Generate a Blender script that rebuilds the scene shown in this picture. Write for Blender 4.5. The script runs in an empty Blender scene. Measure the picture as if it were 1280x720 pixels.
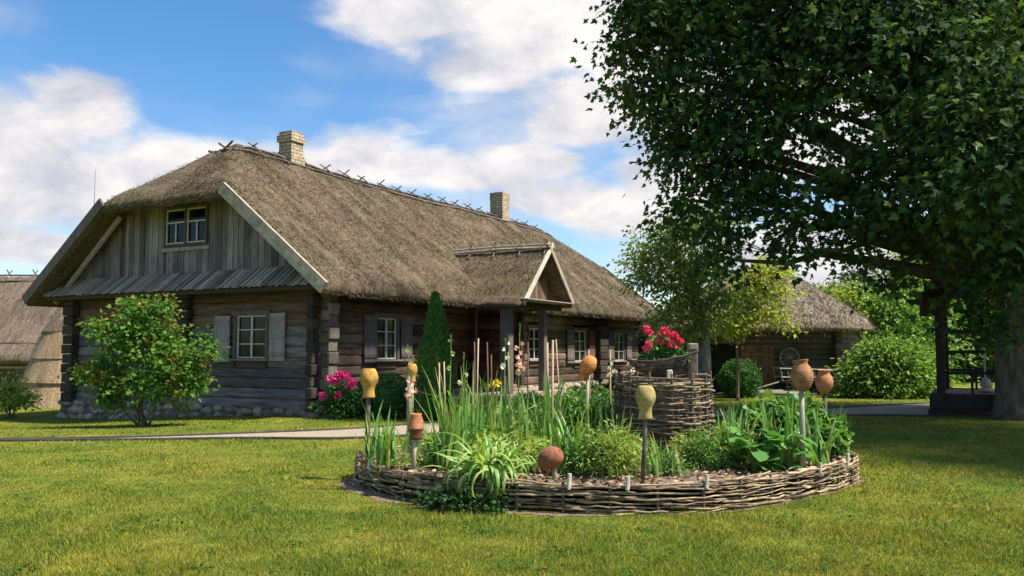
import bpy, math, random
import numpy as np
from mathutils import Vector, Matrix, noise as mnoise

random.seed(7)
rng = np.random.default_rng(11)
SC = bpy.context.scene
COL = SC.collection

# ------------------------------------------------------------------ camera
F, PITCH, EYE = 1060.0, 0.0713, 1.6
cam_d = bpy.data.cameras.new('camera')
cam = bpy.data.objects.new('camera', cam_d)
COL.objects.link(cam)
cam.location = (0, 0, EYE)
cam.rotation_euler = (math.pi / 2 + PITCH, 0, 0)
cam_d.sensor_width = 36
cam_d.lens = F * 36 / 1280
cam_d.clip_start = 0.1
cam_d.clip_end = 6000
SC.camera = cam

# ------------------------------------------------------------------ light
SUN_EL = math.radians(57)
SUN_H = Vector((0.96, -0.26, 0)).normalized()
SUN_DIR = Vector((SUN_H.x * math.cos(SUN_EL), SUN_H.y * math.cos(SUN_EL), math.sin(SUN_EL)))
sl = bpy.data.lights.new('sun', 'SUN')
sl.energy = 3.3
sl.angle = math.radians(3.5)
sl.color = (1.0, 0.95, 0.86)
so = bpy.data.objects.new('sun', sl)
COL.objects.link(so)
so.rotation_euler = SUN_DIR.to_track_quat('Z', 'Y').to_euler()
SC.view_settings.view_transform = 'Standard'
SC.view_settings.look = 'None'
SC.view_settings.gamma = 1
SC.view_settings.exposure = 1.55
SC.render.film_transparent = False


def ray(px, py):
    a = (px - 640) / F
    b = (360 - py) / F
    c, s = math.cos(PITCH), math.sin(PITCH)
    return Vector((a, c - b * s, s + b * c))


def G(px, py, z=0.0):
    r = ray(px, py)
    t = (z - EYE) / r.z
    return Vector((r.x * t, r.y * t, z))


def at(px, py, Y):
    r = ray(px, py)
    t = Y / r.y
    return Vector((r.x * t, Y, EYE + r.z * t))


world = bpy.data.worlds.new('World')
SC.world = world
world.use_nodes = True
wt = world.node_tree
wt.nodes.clear()


def wn(t, **kw):
    n = wt.nodes.new(t)
    for k, v in kw.items():
        setattr(n, k, v)
    return n


def wmath(op, a, b=None, c=None, clamp=False):
    n = wn('ShaderNodeMath', operation=op, use_clamp=clamp)
    for i, x in enumerate((a, b, c)):
        if x is None:
            continue
        if isinstance(x, (int, float)):
            n.inputs[i].default_value = x
        else:
            wt.links.new(x, n.inputs[i])
    return n.outputs[0]


wout = wn('ShaderNodeOutputWorld')
wbg = wn('ShaderNodeBackground')
wbg.inputs['Strength'].default_value = 0.15
sky = wn('ShaderNodeTexSky')
sky.sky_type = 'NISHITA'
sky.sun_disc = False
sky.sun_elevation = SUN_EL
sky.sun_rotation = math.atan2(SUN_DIR.x, SUN_DIR.y)
sky.air_density = 1.0
sky.dust_density = 0.6
sky.ozone_density = 2.0
hsv = wn('ShaderNodeHueSaturation')
hsv.inputs['Saturation'].default_value = 1.3
hsv.inputs['Value'].default_value = 0.43
wt.links.new(sky.outputs[0], hsv.inputs['Color'])
wtc = wn('ShaderNodeTexCoord')
wdir = wtc.outputs['Generated']
# clouds: soft banks at given bearings and heights of the sky, broken by fractal noise
BANKS = [  # centre seen from the garden (bearing by px,py), angular radii
    (60, 225, .25, .075), (230, 215, .14, .05), (10, 170, .16, .06), (95, 150, .07, .05),
    (460, 205, .16, .045), (560, 215, .08, .03),
    (520, 5, .18, .05), (690, 40, .20, .09), (620, 85, .10, .035), (860, 60, .28, .14),
    (740, 150, .10, .045), (760, 255, .14, .05), (830, 225, .12, .05), (660, 205, .10, .03),
    (1060, 320, .30, .07), (1000, 150, .30, .12), (30, 310, .10, .03),
]
acc = None
for (px, py, ra, rb) in BANKS:
    d = ray(px, py).normalized()
    sub = wn('ShaderNodeVectorMath', operation='SUBTRACT')
    wt.links.new(wdir, sub.inputs[0])
    sub.inputs[1].default_value = d
    mul = wn('ShaderNodeVectorMath', operation='MULTIPLY')
    wt.links.new(sub.outputs[0], mul.inputs[0])
    mul.inputs[1].default_value = (1 / ra, 1 / ra, 1 / rb)
    ln = wn('ShaderNodeVectorMath', operation='LENGTH')
    wt.links.new(mul.outputs[0], ln.inputs[0])
    v = wmath('SUBTRACT', 1.0, ln.outputs['Value'])
    acc = v if acc is None else wmath('MAXIMUM', acc, v)
acc = wmath('MAXIMUM', acc, -0.62)


def wnoise(scale, detail, rough, dist=0.0, off=(0, 0, 0), zs=2.4):
    mp = wn('ShaderNodeMapping')
    mp.inputs['Scale'].default_value = (1, 1, zs)
    mp.inputs['Location'].default_value = off
    wt.links.new(wdir, mp.inputs['Vector'])
    n = wn('ShaderNodeTexNoise')
    n.inputs['Scale'].default_value = scale
    n.inputs['Detail'].default_value = detail
    n.inputs['Roughness'].default_value = rough
    n.inputs['Distortion'].default_value = dist
    wt.links.new(mp.outputs[0], n.inputs['Vector'])
    return n.outputs[0]


n1 = wnoise(6.5, 9, .56, .3)
n2 = wnoise(3.2, 5, .5, .4, (3, 1, 2))
n3 = wnoise(9, 6, .6, .3, (7, 5, 2), 1.6)
cov = wmath('ADD', acc, wmath('MULTIPLY', wmath('SUBTRACT', n1, 0.5), 1.7))
mr = wn('ShaderNodeMapRange', interpolation_type='SMOOTHSTEP')
mr.inputs['From Min'].default_value = -0.02
mr.inputs['From Max'].default_value = 0.55
wt.links.new(cov, mr.inputs['Value'])
# thin veil
veil = wn('ShaderNodeMapRange', interpolation_type='SMOOTHSTEP')
veil.inputs['From Min'].default_value = 0.43
veil.inputs['From Max'].default_value = 0.80
veil.inputs['To Max'].default_value = 0.7
wt.links.new(n2, veil.inputs['Value'])
cmask = wmath('MAXIMUM', mr.outputs[0], veil.outputs[0])
crmp = wn('ShaderNodeValToRGB')
crmp.color_ramp.elements[0].position = 0.36
crmp.color_ramp.elements[0].color = (1.42, 1.45, 1.66, 1)
crmp.color_ramp.elements[1].position = 0.62
crmp.color_ramp.elements[1].color = (2.35, 2.26, 2.2, 1)
wt.links.new(n3, crmp.inputs[0])
mixc = wn('ShaderNodeMix', data_type='RGBA')
wt.links.new(cmask, mixc.inputs['Factor'])
wt.links.new(hsv.outputs[0], mixc.inputs[6])
wt.links.new(crmp.outputs[0], mixc.inputs[7])
wt.links.new(mixc.outputs[2], wbg.inputs['Color'])
wt.links.new(wbg.outputs[0], wout.inputs['Surface'])


# ------------------------------------------------------------------ object helpers
def obj(name, me, mat=None, parent=None):
    o = bpy.data.objects.new(name, me)
    COL.objects.link(o)
    if mat is not None and me is not None and not me.materials:
        me.materials.append(mat)
    if parent is not None:
        o.parent = parent
    return o


def thing(name, label, cat, loc=(0, 0, 0), rotz=0.0, group=None):
    o = bpy.data.objects.new(name, None)
    o.empty_display_size = 0.2
    COL.objects.link(o)
    o.location = loc
    o.rotation_euler = (0, 0, rotz)
    return tag(o, label, cat, group)


def tag(o, label, cat, group=None, kind=None):
    o['label'] = label
    o['category'] = cat
    if group:
        o['group'] = group
    if kind:
        o['kind'] = kind
    return o


def structure(o, kind='structure', label=None):
    o['kind'] = kind
    if label:
        o['label'] = label
    return o


def dup(root, loc, rotz, label, scale=1.0):
    r = root.copy()
    COL.objects.link(r)
    r.location = loc
    r.rotation_euler = (0, 0, rotz)
    r.scale = (scale,) * 3
    r['label'] = label
    for ch in list(root.children):
        c = ch.copy()
        COL.objects.link(c)
        c.parent = r
        for g in list(ch.children):
            d = g.copy()
            COL.objects.link(d)
            d.parent = c
    return r


def np_mesh(name, V, F_):
    """V (n,3); F_ (m,k) constant polygon size"""
    V = np.ascontiguousarray(V, dtype=np.float32)
    F_ = np.ascontiguousarray(F_, dtype=np.int32)
    me = bpy.data.meshes.new(name)
    me.vertices.add(len(V))
    me.vertices.foreach_set('co', V.ravel())
    m, k = F_.shape
    me.loops.add(m * k)
    me.loops.foreach_set('vertex_index', F_.ravel())
    me.polygons.add(m)
    me.polygons.foreach_set('loop_start', np.arange(0, m * k, k, dtype=np.int32))
    me.update(calc_edges=True)
    return me


class MB:
    def __init__(self):
        self.v, self.f = [], []

    def add(self, vs, fs):
        b = len(self.v)
        self.v += [tuple(p) for p in vs]
        self.f += [tuple(i + b for i in f) for f in fs]

    def box(self, x0, x1, y0, y1, z0, z1, M=None, j=0.0):
        vs = [Vector((x, y, z)) for x in (x0, x1) for y in (y0, y1) for z in (z0, z1)]
        if j:
            vs = [p + Vector((random.uniform(-j, j), random.uniform(-j, j), random.uniform(-j, j))) for p in vs]
        if M is not None:
            vs = [M @ p for p in vs]
        self.add(vs, [(0, 1, 3, 2), (4, 6, 7, 5), (0, 4, 5, 1), (2, 3, 7, 6), (0, 2, 6, 4), (1, 5, 7, 3)])

    def bbox(self, x0, x1, y0, y1, z0, z1, b=0.015, M=None):
        """box with chamfered long edges (all 12 edges cut)"""
        b = min(b, (x1 - x0) * .45, (y1 - y0) * .45, (z1 - z0) * .45)
        vs, idx = [], {}
        X, Y, Z = (x0, x1), (y0, y1), (z0, z1)
        for i in (0, 1):
            for jx in (0, 1):
                for k in (0, 1):
                    sx, sy, sz = (1 if i == 0 else -1), (1 if jx == 0 else -1), (1 if k == 0 else -1)
                    for a, off in enumerate(((0, b, b), (b, 0, b), (b, b, 0))):
                        idx[(i, jx, k, a)] = len(vs)
                        vs.append(Vector((X[i] + sx * off[0], Y[jx] + sy * off[1], Z[k] + sz * off[2])))
        fs = []
        for s in (0, 1):
            fs.append([idx[(s, 0, 0, 0)], idx[(s, 0, 1, 0)], idx[(s, 1, 1, 0)], idx[(s, 1, 0, 0)]])
            fs.append([idx[(0, s, 0, 1)], idx[(1, s, 0, 1)], idx[(1, s, 1, 1)], idx[(0, s, 1, 1)]])
            fs.append([idx[(0, 0, s, 2)], idx[(0, 1, s, 2)], idx[(1, 1, s, 2)], idx[(1, 0, s, 2)]])
        for a in (0, 1):
            for c in (0, 1):
                fs.append([idx[(a, c, 0, 0)], idx[(a, c, 1, 0)], idx[(a, c, 1, 1)], idx[(a, c, 0, 1)]])
                fs.append([idx[(a, 0, c, 0)], idx[(a, 1, c, 0)], idx[(a, 1, c, 2)], idx[(a, 0, c, 2)]])
                fs.append([idx[(0, a, c, 1)], idx[(1, a, c, 1)], idx[(1, a, c, 2)], idx[(0, a, c, 2)]])
        for i in (0, 1):
            for jx in (0, 1):
                for k in (0, 1):
                    fs.append([idx[(i, jx, k, 0)], idx[(i, jx, k, 1)], idx[(i, jx, k, 2)]])
        if M is not None:
            vs = [M @ p for p in vs]
        self.add(vs, fs)

    def tube(self, pts, rad, n=7, cap=True):
        pts = [Vector(p) for p in pts]
        if isinstance(rad, (int, float)):
            rad = [rad] * len(pts)
        vs, fs = [], []
        ref = None
        for i, p in enumerate(pts):
            a = pts[max(i - 1, 0)]
            c = pts[min(i + 1, len(pts) - 1)]
            t = (c - a)
            t = t.normalized() if t.length > 1e-9 else Vector((0, 0, 1))
            if ref is None:
                ref = Vector((1, 0, 0)) if abs(t.x) < .8 else Vector((0, 1, 0))
            x = (ref - t * ref.dot(t))
            x = x.normalized() if x.length > 1e-6 else t.orthogonal().normalized()
            ref = x
            y = t.cross(x)
            for k in range(n):
                an = 2 * math.pi * k / n
                vs.append(p + (x * math.cos(an) + y * math.sin(an)) * rad[i])
        for i in range(len(pts) - 1):
            for k in range(n):
                k2 = (k + 1) % n
                fs.append((i * n + k, i * n + k2, (i + 1) * n + k2, (i + 1) * n + k))
        if cap:
            fs.append(tuple(range(n))[::-1])
            fs.append(tuple((len(pts) - 1) * n + k for k in range(n)))
        self.add(vs, fs)

    def lathe(self, prof, M=None, n=24, cap=True, wob=0.0):
        vs, fs = [], []
        for i, (r, z) in enumerate(prof):
            for k in range(n):
                a = 2 * math.pi * k / n
                rr = r * (1 + wob * math.sin(2 * a + i * .5) * .6 + wob * math.sin(3 * a + 1.3 + i * .3) * .5)
                vs.append(Vector((rr * math.cos(a), rr * math.sin(a), z)))
        for i in range(len(prof) - 1):
            for k in range(n):
                k2 = (k + 1) % n
                fs.append((i * n + k, i * n + k2, (i + 1) * n + k2, (i + 1) * n + k))
        if cap:
            fs.append(tuple(range(n))[::-1])
            fs.append(tuple((len(prof) - 1) * n + k for k in range(n)))
        if M is not None:
            vs = [M @ p for p in vs]
        self.add(vs, fs)

    def rock(self, c, r, seed):
        n, m = 9, 6
        vs, fs = [], []
        for i in range(m + 1):
            th = math.pi * i / m
            for k in range(n):
                a = 2 * math.pi * k / n
                d = Vector((math.sin(th) * math.cos(a), math.sin(th) * math.sin(a), math.cos(th)))
                q = mnoise.noise(d * 1.3 + Vector((seed * 3.1, seed * 1.7, 0))) * .35 + 1
                vs.append(Vector((c[0] + d.x * r[0] * q, c[1] + d.y * r[1] * q, c[2] + d.z * r[2] * q)))
        for i in range(m):
            for k in range(n):
                k2 = (k + 1) % n
                fs.append((i * n + k, (i + 1) * n + k, (i + 1) * n + k2, i * n + k2))
        self.add(vs, fs)

    def build(self, name, mat, parent=None, smooth=False):
        me = bpy.data.meshes.new(name)
        me.from_pydata(self.v, [], self.f)
        me.update()
        if smooth:
            me.polygons.foreach_set('use_smooth', [True] * len(me.polygons))
        return obj(name, me, mat, parent)


# ------------------------------------------------------------------ materials
def new_mat(name):
    m = bpy.data.materials.new(name)
    m.use_nodes = True
    nt = m.node_tree
    b = nt.nodes['Principled BSDF']
    return m, nt, b


def ramp(nt, fac, stops):
    r = nt.nodes.new('ShaderNodeValToRGB')
    els = r.color_ramp.elements
    while len(els) < len(stops):
        els.new(0.5)
    for e, (p, c) in zip(els, stops):
        e.position = p
        e.color = (*c, 1)
    nt.links.new(fac, r.inputs[0])
    return r.outputs[0]


def tnoise(nt, scale, detail=4, rough=.55, stretch=(1, 1, 1), coord='Object', dist=0.0):
    tc = nt.nodes.new('ShaderNodeTexCoord')
    mp = nt.nodes.new('ShaderNodeMapping')
    mp.inputs['Scale'].default_value = stretch
    if coord == 'World':
        g = nt.nodes.new('ShaderNodeNewGeometry')
        nt.links.new(g.outputs['Position'], mp.inputs['Vector'])
    else:
        nt.links.new(tc.outputs[coord], mp.inputs['Vector'])
    n = nt.nodes.new('ShaderNodeTexNoise')
    n.inputs['Scale'].default_value = scale
    n.inputs['Detail'].default_value = detail
    n.inputs['Roughness'].default_value = rough
    n.inputs['Distortion'].default_value = dist
    nt.links.new(mp.outputs[0], n.inputs['Vector'])
    return n.outputs[0]


def island(nt):
    g = nt.nodes.new('ShaderNodeNewGeometry')
    return g.outputs['Random Per Island']


def mixcol(nt, fac, a, b, mode='MIX'):
    n = nt.nodes.new('ShaderNodeMix')
    n.data_type = 'RGBA'
    n.blend_type = mode
    for sock, x in ((n.inputs['Factor'], fac), (n.inputs[6], a), (n.inputs[7], b)):
        if isinstance(x, (int, float)):
            sock.default_value = x
        elif isinstance(x, tuple):
            sock.default_value = (*x, 1)
        else:
            nt.links.new(x, sock)
    return n.outputs[2]


def bump(nt, b, h, strength=.5, dist=.02):
    n = nt.nodes.new('ShaderNodeBump')
    n.inputs['Strength'].default_value = strength
    n.inputs['Distance'].default_value = dist
    nt.links.new(h, n.inputs['Height'])
    nt.links.new(n.outputs[0], b.inputs['Normal'])


def m_simple(name, c1, c2, scale=8, stretch=(1, 1, 1), rough=.85, bs=.4, bd=.01, isl=0.0, detail=5, spec=.3, c3=None):
    m, nt, b = new_mat(name)
    n = tnoise(nt, scale, detail, .6, stretch)
    stops = [(.3, c1), (.7, c2)] if c3 is None else [(.28, c1), (.5, c2), (.74, c3)]
    c = ramp(nt, n, stops)
    if isl:
        r = ramp(nt, island(nt), [(0, (1 - isl,) * 3), (1, (1 + isl,) * 3)])
        c = mixcol(nt, 1.0, c, r, 'MULTIPLY')
    nt.links.new(c, b.inputs['Base Color'])
    b.inputs['Roughness'].default_value = rough
    b.inputs['Specular IOR Level'].default_value = spec
    if bs:
        n2 = tnoise(nt, scale * 2.5, 5, .65, stretch)
        bump(nt, b, n2, bs, bd)
    return m


def m_wood(name, dark, light, grain=(1, 1, 1), isl=.35, scale=6, rough=.85, patch=None, spec=.25):
    """weathered wood: fine grain along the board, each board its own tone, grey/brown patches"""
    m, nt, b = new_mat(name)
    n = tnoise(nt, scale, 8, .7, grain)
    c = ramp(nt, n, [(.28, dark), (.72, light)])
    if patch:
        pn = tnoise(nt, .9, 4, .6)
        pf = ramp(nt, pn, [(.42, (0, 0, 0)), (.62, (1, 1, 1))])
        c = mixcol(nt, pf, c, mixcol(nt, 1.0, c, patch, 'MULTIPLY'))
    r = ramp(nt, island(nt), [(0, (1 - isl,) * 3), (1, (1 + isl,) * 3)])
    c = mixcol(nt, 1.0, c, r, 'MULTIPLY')
    nt.links.new(c, b.inputs['Base Color'])
    b.inputs['Roughness'].default_value = rough
    b.inputs['Specular IOR Level'].default_value = spec
    n2 = tnoise(nt, scale * 2, 7, .7, grain)
    bump(nt, b, n2, .6, .012)
    return m


def m_thatch(name, c1, c2, c3, moss=(.085, .085, .032), stretch=(1, .35, .35), moss_amt=.45):
    """reed ends, damp streaks running down the slope, broad mossy and sun-bleached patches"""
    m, nt, b = new_mat(name)
    n = tnoise(nt, 26, 6, .75, stretch)
    big = tnoise(nt, .55, 5, .6)
    mid = tnoise(nt, 5, 5, .65, stretch)
    streak = tnoise(nt, 1.6, 5, .6, (1.6, .22, .22))
    c = ramp(nt, n, [(.3, c1), (.5, c2), (.72, c3)])
    tone = ramp(nt, mid, [(.3, (.78, .78, .78)), (.7, (1.18, 1.16, 1.12))])
    c = mixcol(nt, 1.0, c, tone, 'MULTIPLY')
    c = mixcol(nt, 1.0, c, ramp(nt, streak, [(.34, (.66, .64, .62)), (.52, (1, 1, 1)), (.7, (1.22, 1.18, 1.1))]), 'MULTIPLY')
    mf = ramp(nt, big, [(.48, (0, 0, 0)), (.7, (moss_amt,) * 3)])
    c = mixcol(nt, mf, c, moss)
    nt.links.new(c, b.inputs['Base Color'])
    b.inputs['Roughness'].default_value = .95
    b.inputs['Specular IOR Level'].default_value = .1
    bump(nt, b, n, 1.0, .06)
    return m


def m_leaf(name, stops, trans=.3, rough=.5, spec=.35, patch=None):
    """per-leaf tone from the mesh island, plus broad patches of a second hue"""
    m, nt, b = new_mat(name)
    k = len(stops)
    c = ramp(nt, island(nt), [(i / max(k - 1, 1), s) for i, s in enumerate(stops)])
    if patch:
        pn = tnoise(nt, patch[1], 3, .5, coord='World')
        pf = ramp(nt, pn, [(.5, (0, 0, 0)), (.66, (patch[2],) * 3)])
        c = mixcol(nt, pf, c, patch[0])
    nt.links.new(c, b.inputs['Base Color'])
    b.inputs['Roughness'].default_value = rough
    b.inputs['Specular IOR Level'].default_value = spec
    tr = nt.nodes.new('ShaderNodeBsdfTranslucent')
    c2 = mixcol(nt, 1.0, c, (1.5, 1.45, .7), 'MULTIPLY')
    nt.links.new(c2, tr.inputs['Color'])
    mx = nt.nodes.new('ShaderNodeMixShader')
    mx.inputs[0].default_value = trans
    nt.links.new(b.outputs[0], mx.inputs[1])
    nt.links.new(tr.outputs[0], mx.inputs[2])
    nt.links.new(mx.outputs[0], nt.nodes['Material Output'].inputs['Surface'])
    return m


M = {}
M['thatch'] = m_thatch('thatch', (.058, .043, .028), (.155, .118, .079), (.29, .222, .15))
def m_straw():
    m, nt, b = new_mat('thatch_straw')
    c = ramp(nt, island(nt), [(0, (.042, .031, .020)), (.4, (.098, .074, .049)), (.8, (.16, .122, .080)), (1, (.27, .21, .14))])
    streak = tnoise(nt, 1.6, 5, .6, (1.6, .22, .22))
    big = tnoise(nt, .55, 5, .6)
    c = mixcol(nt, 1.0, c, ramp(nt, streak, [(.34, (.62, .6, .58)), (.52, (1, 1, 1)), (.7, (1.28, 1.24, 1.15))]), 'MULTIPLY')
    c = mixcol(nt, ramp(nt, big, [(.48, (0, 0, 0)), (.7, (.4, .4, .4))]), c, (.085, .085, .032))
    nt.links.new(c, b.inputs['Base Color'])
    b.inputs['Roughness'].default_value = .9
    b.inputs['Specular IOR Level'].default_value = .1
    return m


M['straw'] = m_straw()
M['thatch_old'] = m_thatch('thatch_old', (.07, .053, .040), (.17, .13, .10), (.29, .225, .18), moss_amt=.2)
M['shed_thatch'] = m_thatch('shed_thatch', (.09, .076, .06), (.24, .20, .155), (.40, .34, .27), stretch=(.6, .6, .35), moss_amt=.25)
M['log_brown'] = m_wood('log_brown', (.025, .017, .012), (.24, .16, .112), (.22, 2.2, 2.6), .55, 7, patch=(.55, .5, .5))
M['log_gable'] = m_wood('log_gable', (.045, .038, .034), (.31, .27, .245), (2.2, .22, 2.6), .5, 7, patch=(.72, .78, .95))
M['log_top'] = m_wood('log_top', (.04, .026, .018), (.21, .135, .09), (2.2, .22, 2.6), .45, 7)
M['logend'] = m_wood('log_end', (.05, .04, .032), (.22, .18, .145), (2, 2, 1.2), .4, 9)
M['logend_dark'] = m_wood('log_end_dark', (.02, .016, .013), (.07, .055, .042), (2, 2, 1.2), .4, 9)
M['plank'] = m_wood('gable_plank', (.05, .042, .040), (.34, .295, .285), (3, 3, .16), .5, 9, patch=(.70, .64, .66))
M['apron'] = m_wood('apron_board', (.11, .09, .062), (.40, .335, .24), (.4, 3, .4), .6, 8)
M['barge'] = m_wood('barge_board', (.17, .13, .09), (.54, .45, .34), (3, .5, .5), .15, 7)
M['barge_pale'] = m_wood('barge_board_pale', (.34, .30, .24), (.68, .62, .52), (.5, 3, .5), .12, 7)
M['pole'] = m_wood('ridge_pole', (.05, .04, .032), (.19, .155, .125), (1, 1, 1), .4, 8)
M['pole_pale'] = m_wood('dry_pole_pale', (.22, .18, .125), (.50, .43, .32), (1, 1, 1), .3, 8)
M['shutter'] = m_wood('shutter_wood', (.055, .043, .038), (.20, .16, .145), (3, 3, .2), .25, 8)
M['shutter_grey'] = m_wood('shutter_grey', (.13, .11, .10), (.42, .35, .32), (3, 3, .2), .2, 8)
M['casing'] = m_wood('window_casing', (.045, .036, .030), (.16, .125, .10), (2, 2, 1), .3, 9)
M['sill'] = m_wood('sill_wood', (.16, .115, .07), (.38, .29, .19), (1, 1, 2), .2, 9)
M['white'] = m_simple('old_white_paint', (.40, .40, .38), (.62, .61, .58), 14, rough=.6, bs=.2, bd=.004)
M['post'] = m_wood('porch_post', (.06, .05, .043), (.19, .16, .14), (3, 3, .25), .15, 7)
M['rail'] = m_wood('rail_wood', (.06, .03, .02), (.19, .105, .075), (2, 2, 1), .3, 8)
M['shed_log'] = m_wood('shed_log', (.06, .05, .042), (.21, .18, .15), (.25, .25, 3), .35, 7, patch=(.75, .75, .7))
M['door'] = m_wood('shed_door', (.11, .055, .04), (.25, .13, .085), (3, 3, .3), .2, 5, patch=(.7, .95, .75))
M['cart'] = m_wood('cart_wood', (.18, .16, .14), (.42, .38, .33), (1, 1, 1), .3, 8)
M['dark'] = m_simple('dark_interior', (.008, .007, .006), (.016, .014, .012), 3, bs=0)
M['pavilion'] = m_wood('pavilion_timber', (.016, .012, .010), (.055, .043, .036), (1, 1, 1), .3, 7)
M['deck'] = m_wood('deck_board', (.24, .105, .08), (.42, .20, .15), (1, 3, 1), .25, 7)
M['bark'] = m_simple('maple_bark', (.055, .045, .035), (.21, .175, .13), 9, (1, 1, .3), .95, 1.0, .06)
M['bark_pale'] = m_simple('pale_bark', (.10, .09, .08), (.30, .28, .25), 8, (1, 1, .5), .95, .8, .03)
M['bark_young'] = m_simple('young_bark', (.14, .09, .065), (.28, .19, .14), 9, (1, 1, .3), .9, .5, .01)
M['stone'] = m_simple('field_stone', (.13, .105, .075), (.42, .34, .25), 7, rough=.9, bs=.7, bd=.03, isl=.35)
M['mortar'] = m_simple('plinth_mortar', (.10, .085, .065), (.22, .185, .145), 9, rough=.95, bs=.8, bd=.03)
M['rod'] = m_simple('willow_rod', (.055, .037, .022), (.40, .295, .175), 11, rough=.9, bs=.8, bd=.01, isl=.7)
M['rod_tower'] = m_simple('grey_willow_rod', (.04, .029, .019), (.25, .19, .12), 11, rough=.9, bs=.8, bd=.01, isl=.75)
M['rod_dark'] = m_simple('old_wicker', (.03, .022, .018), (.13, .095, .08), 16, rough=.85, bs=.5, bd=.006, isl=.5)
M['stake'] = m_simple('peeled_stake', (.20, .17, .11), (.46, .40, .28), 12, (1, 1, .3), .85, .4, .006)
M['stake_dark'] = m_simple('bark_stake', (.05, .04, .03), (.20, .165, .12), 14, (1, 1, .5), .9, .6, .008)
M['birch'] = m_simple('fresh_cut_wood', (.36, .32, .23), (.66, .61, .48), 20, rough=.8, bs=.3, bd=.004)
M['ochre'] = m_simple('ochre_clay', (.26, .13, .03), (.46, .25, .055), 13, rough=.75, bs=.4, bd=.008, c3=(.58, .36, .10))
M['olive'] = m_simple('olive_clay', (.20, .15, .045), (.36, .28, .095), 14, rough=.8, bs=.5, bd=.008, c3=(.50, .39, .17))
M['terracotta'] = m_simple('terracotta', (.26, .085, .035), (.43, .165, .07), 13, rough=.85, bs=.4, bd=.008, c3=(.52, .26, .13))
M['clay_brown'] = m_simple('brown_clay', (.13, .06, .028), (.30, .145, .06), 13, rough=.85, bs=.5, bd=.008, c3=(.42, .235, .11))
M['orange'] = m_simple('orange_clay', (.42, .12, .025), (.60, .23, .06), 12, rough=.75, bs=.3, bd=.006)
M['rust'] = m_simple('rust_clay', (.16, .055, .028), (.33, .125, .065), 30, rough=.9, bs=.5, bd=.006)
M['glaze'] = m_simple('dark_glaze', (.10, .035, .02), (.22, .085, .045), 10, rough=.5, bs=.2, bd=.004)
M['soil'] = m_simple('garden_soil', (.045, .032, .022), (.22, .15, .10), 9, rough=.95, bs=1.0, bd=.05, c3=(.34, .23, .15))
M['mulch'] = m_leaf('mulch_chip', [(.07, .045, .03), (.19, .12, .078), (.31, .205, .135), (.42, .30, .205)], 0, .9, .1)
M['path'] = m_simple('path_sand', (.30, .25, .19), (.46, .40, .31), 6, rough=.95, bs=.5, bd=.02, coord=None) if False else \
    m_simple('path_sand', (.20, .16, .105), (.38, .31, .21), 18, rough=.95, bs=.6, bd=.02)
M['edging'] = m_simple('path_edging', (.03, .026, .022), (.08, .07, .055), 8, rough=.8, bs=.3)
M['steel'] = m_simple('thin_steel', (.18, .18, .19), (.26, .26, .27), 8, rough=.5, bs=0)


def m_clay(name, c1, c2, c3, dirt):
    m, nt, b = new_mat(name)
    n = tnoise(nt, 7, 6, .65)
    c = ramp(nt, n, [(.3, c1), (.5, c2), (.7, c3)])
    st = tnoise(nt, 15, 6, .7, (1, 1, .5))
    c = mixcol(nt, ramp(nt, st, [(.52, (0, 0, 0)), (.66, (.8, .8, .8))]), c, dirt)
    w = tnoise(nt, 4, 3, .5, (.2, .2, 9))
    c = mixcol(nt, 1.0, c, ramp(nt, w, [(.35, (.8, .78, .76)), (.65, (1.12, 1.12, 1.1))]), 'MULTIPLY')
    nt.links.new(c, b.inputs['Base Color'])
    b.inputs['Roughness'].default_value = .85
    b.inputs['Specular IOR Level'].default_value = .2
    bump(nt, b, st, .5, .008)
    return m


M['ochre'] = m_clay('ochre_clay', (.30, .15, .03), (.48, .26, .055), (.58, .36, .11), (.22, .12, .045))
M['olive'] = m_clay('olive_clay', (.22, .165, .05), (.36, .28, .095), (.48, .38, .17), (.20, .19, .09))
M['terracotta'] = m_clay('terracotta', (.28, .095, .04), (.44, .17, .075), (.54, .27, .14), (.20, .09, .05))
M['clay_brown'] = m_clay('brown_clay', (.15, .068, .03), (.31, .15, .065), (.43, .24, .115), (.12, .07, .04))
M['orange'] = m_clay('orange_clay', (.42, .12, .025), (.58, .22, .055), (.66, .32, .11), (.30, .11, .05))


def m_glass():
    m, nt, b = new_mat('window_glass')
    n = tnoise(nt, 3.5, 3, .5, (1, 1, .6))
    c = ramp(nt, n, [(.45, (.005, .006, .007)), (.66, (.025, .028, .026)), (.78, (.10, .10, .095))])
    nt.links.new(c, b.inputs['Base Color'])
    b.inputs['Roughness'].default_value = .08
    b.inputs['Specular IOR Level'].default_value = .18
    n2 = tnoise(nt, 2.2, 2, .5)
    bump(nt, b, n2, .06, .02)
    return m


M['glass'] = m_glass()


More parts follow.
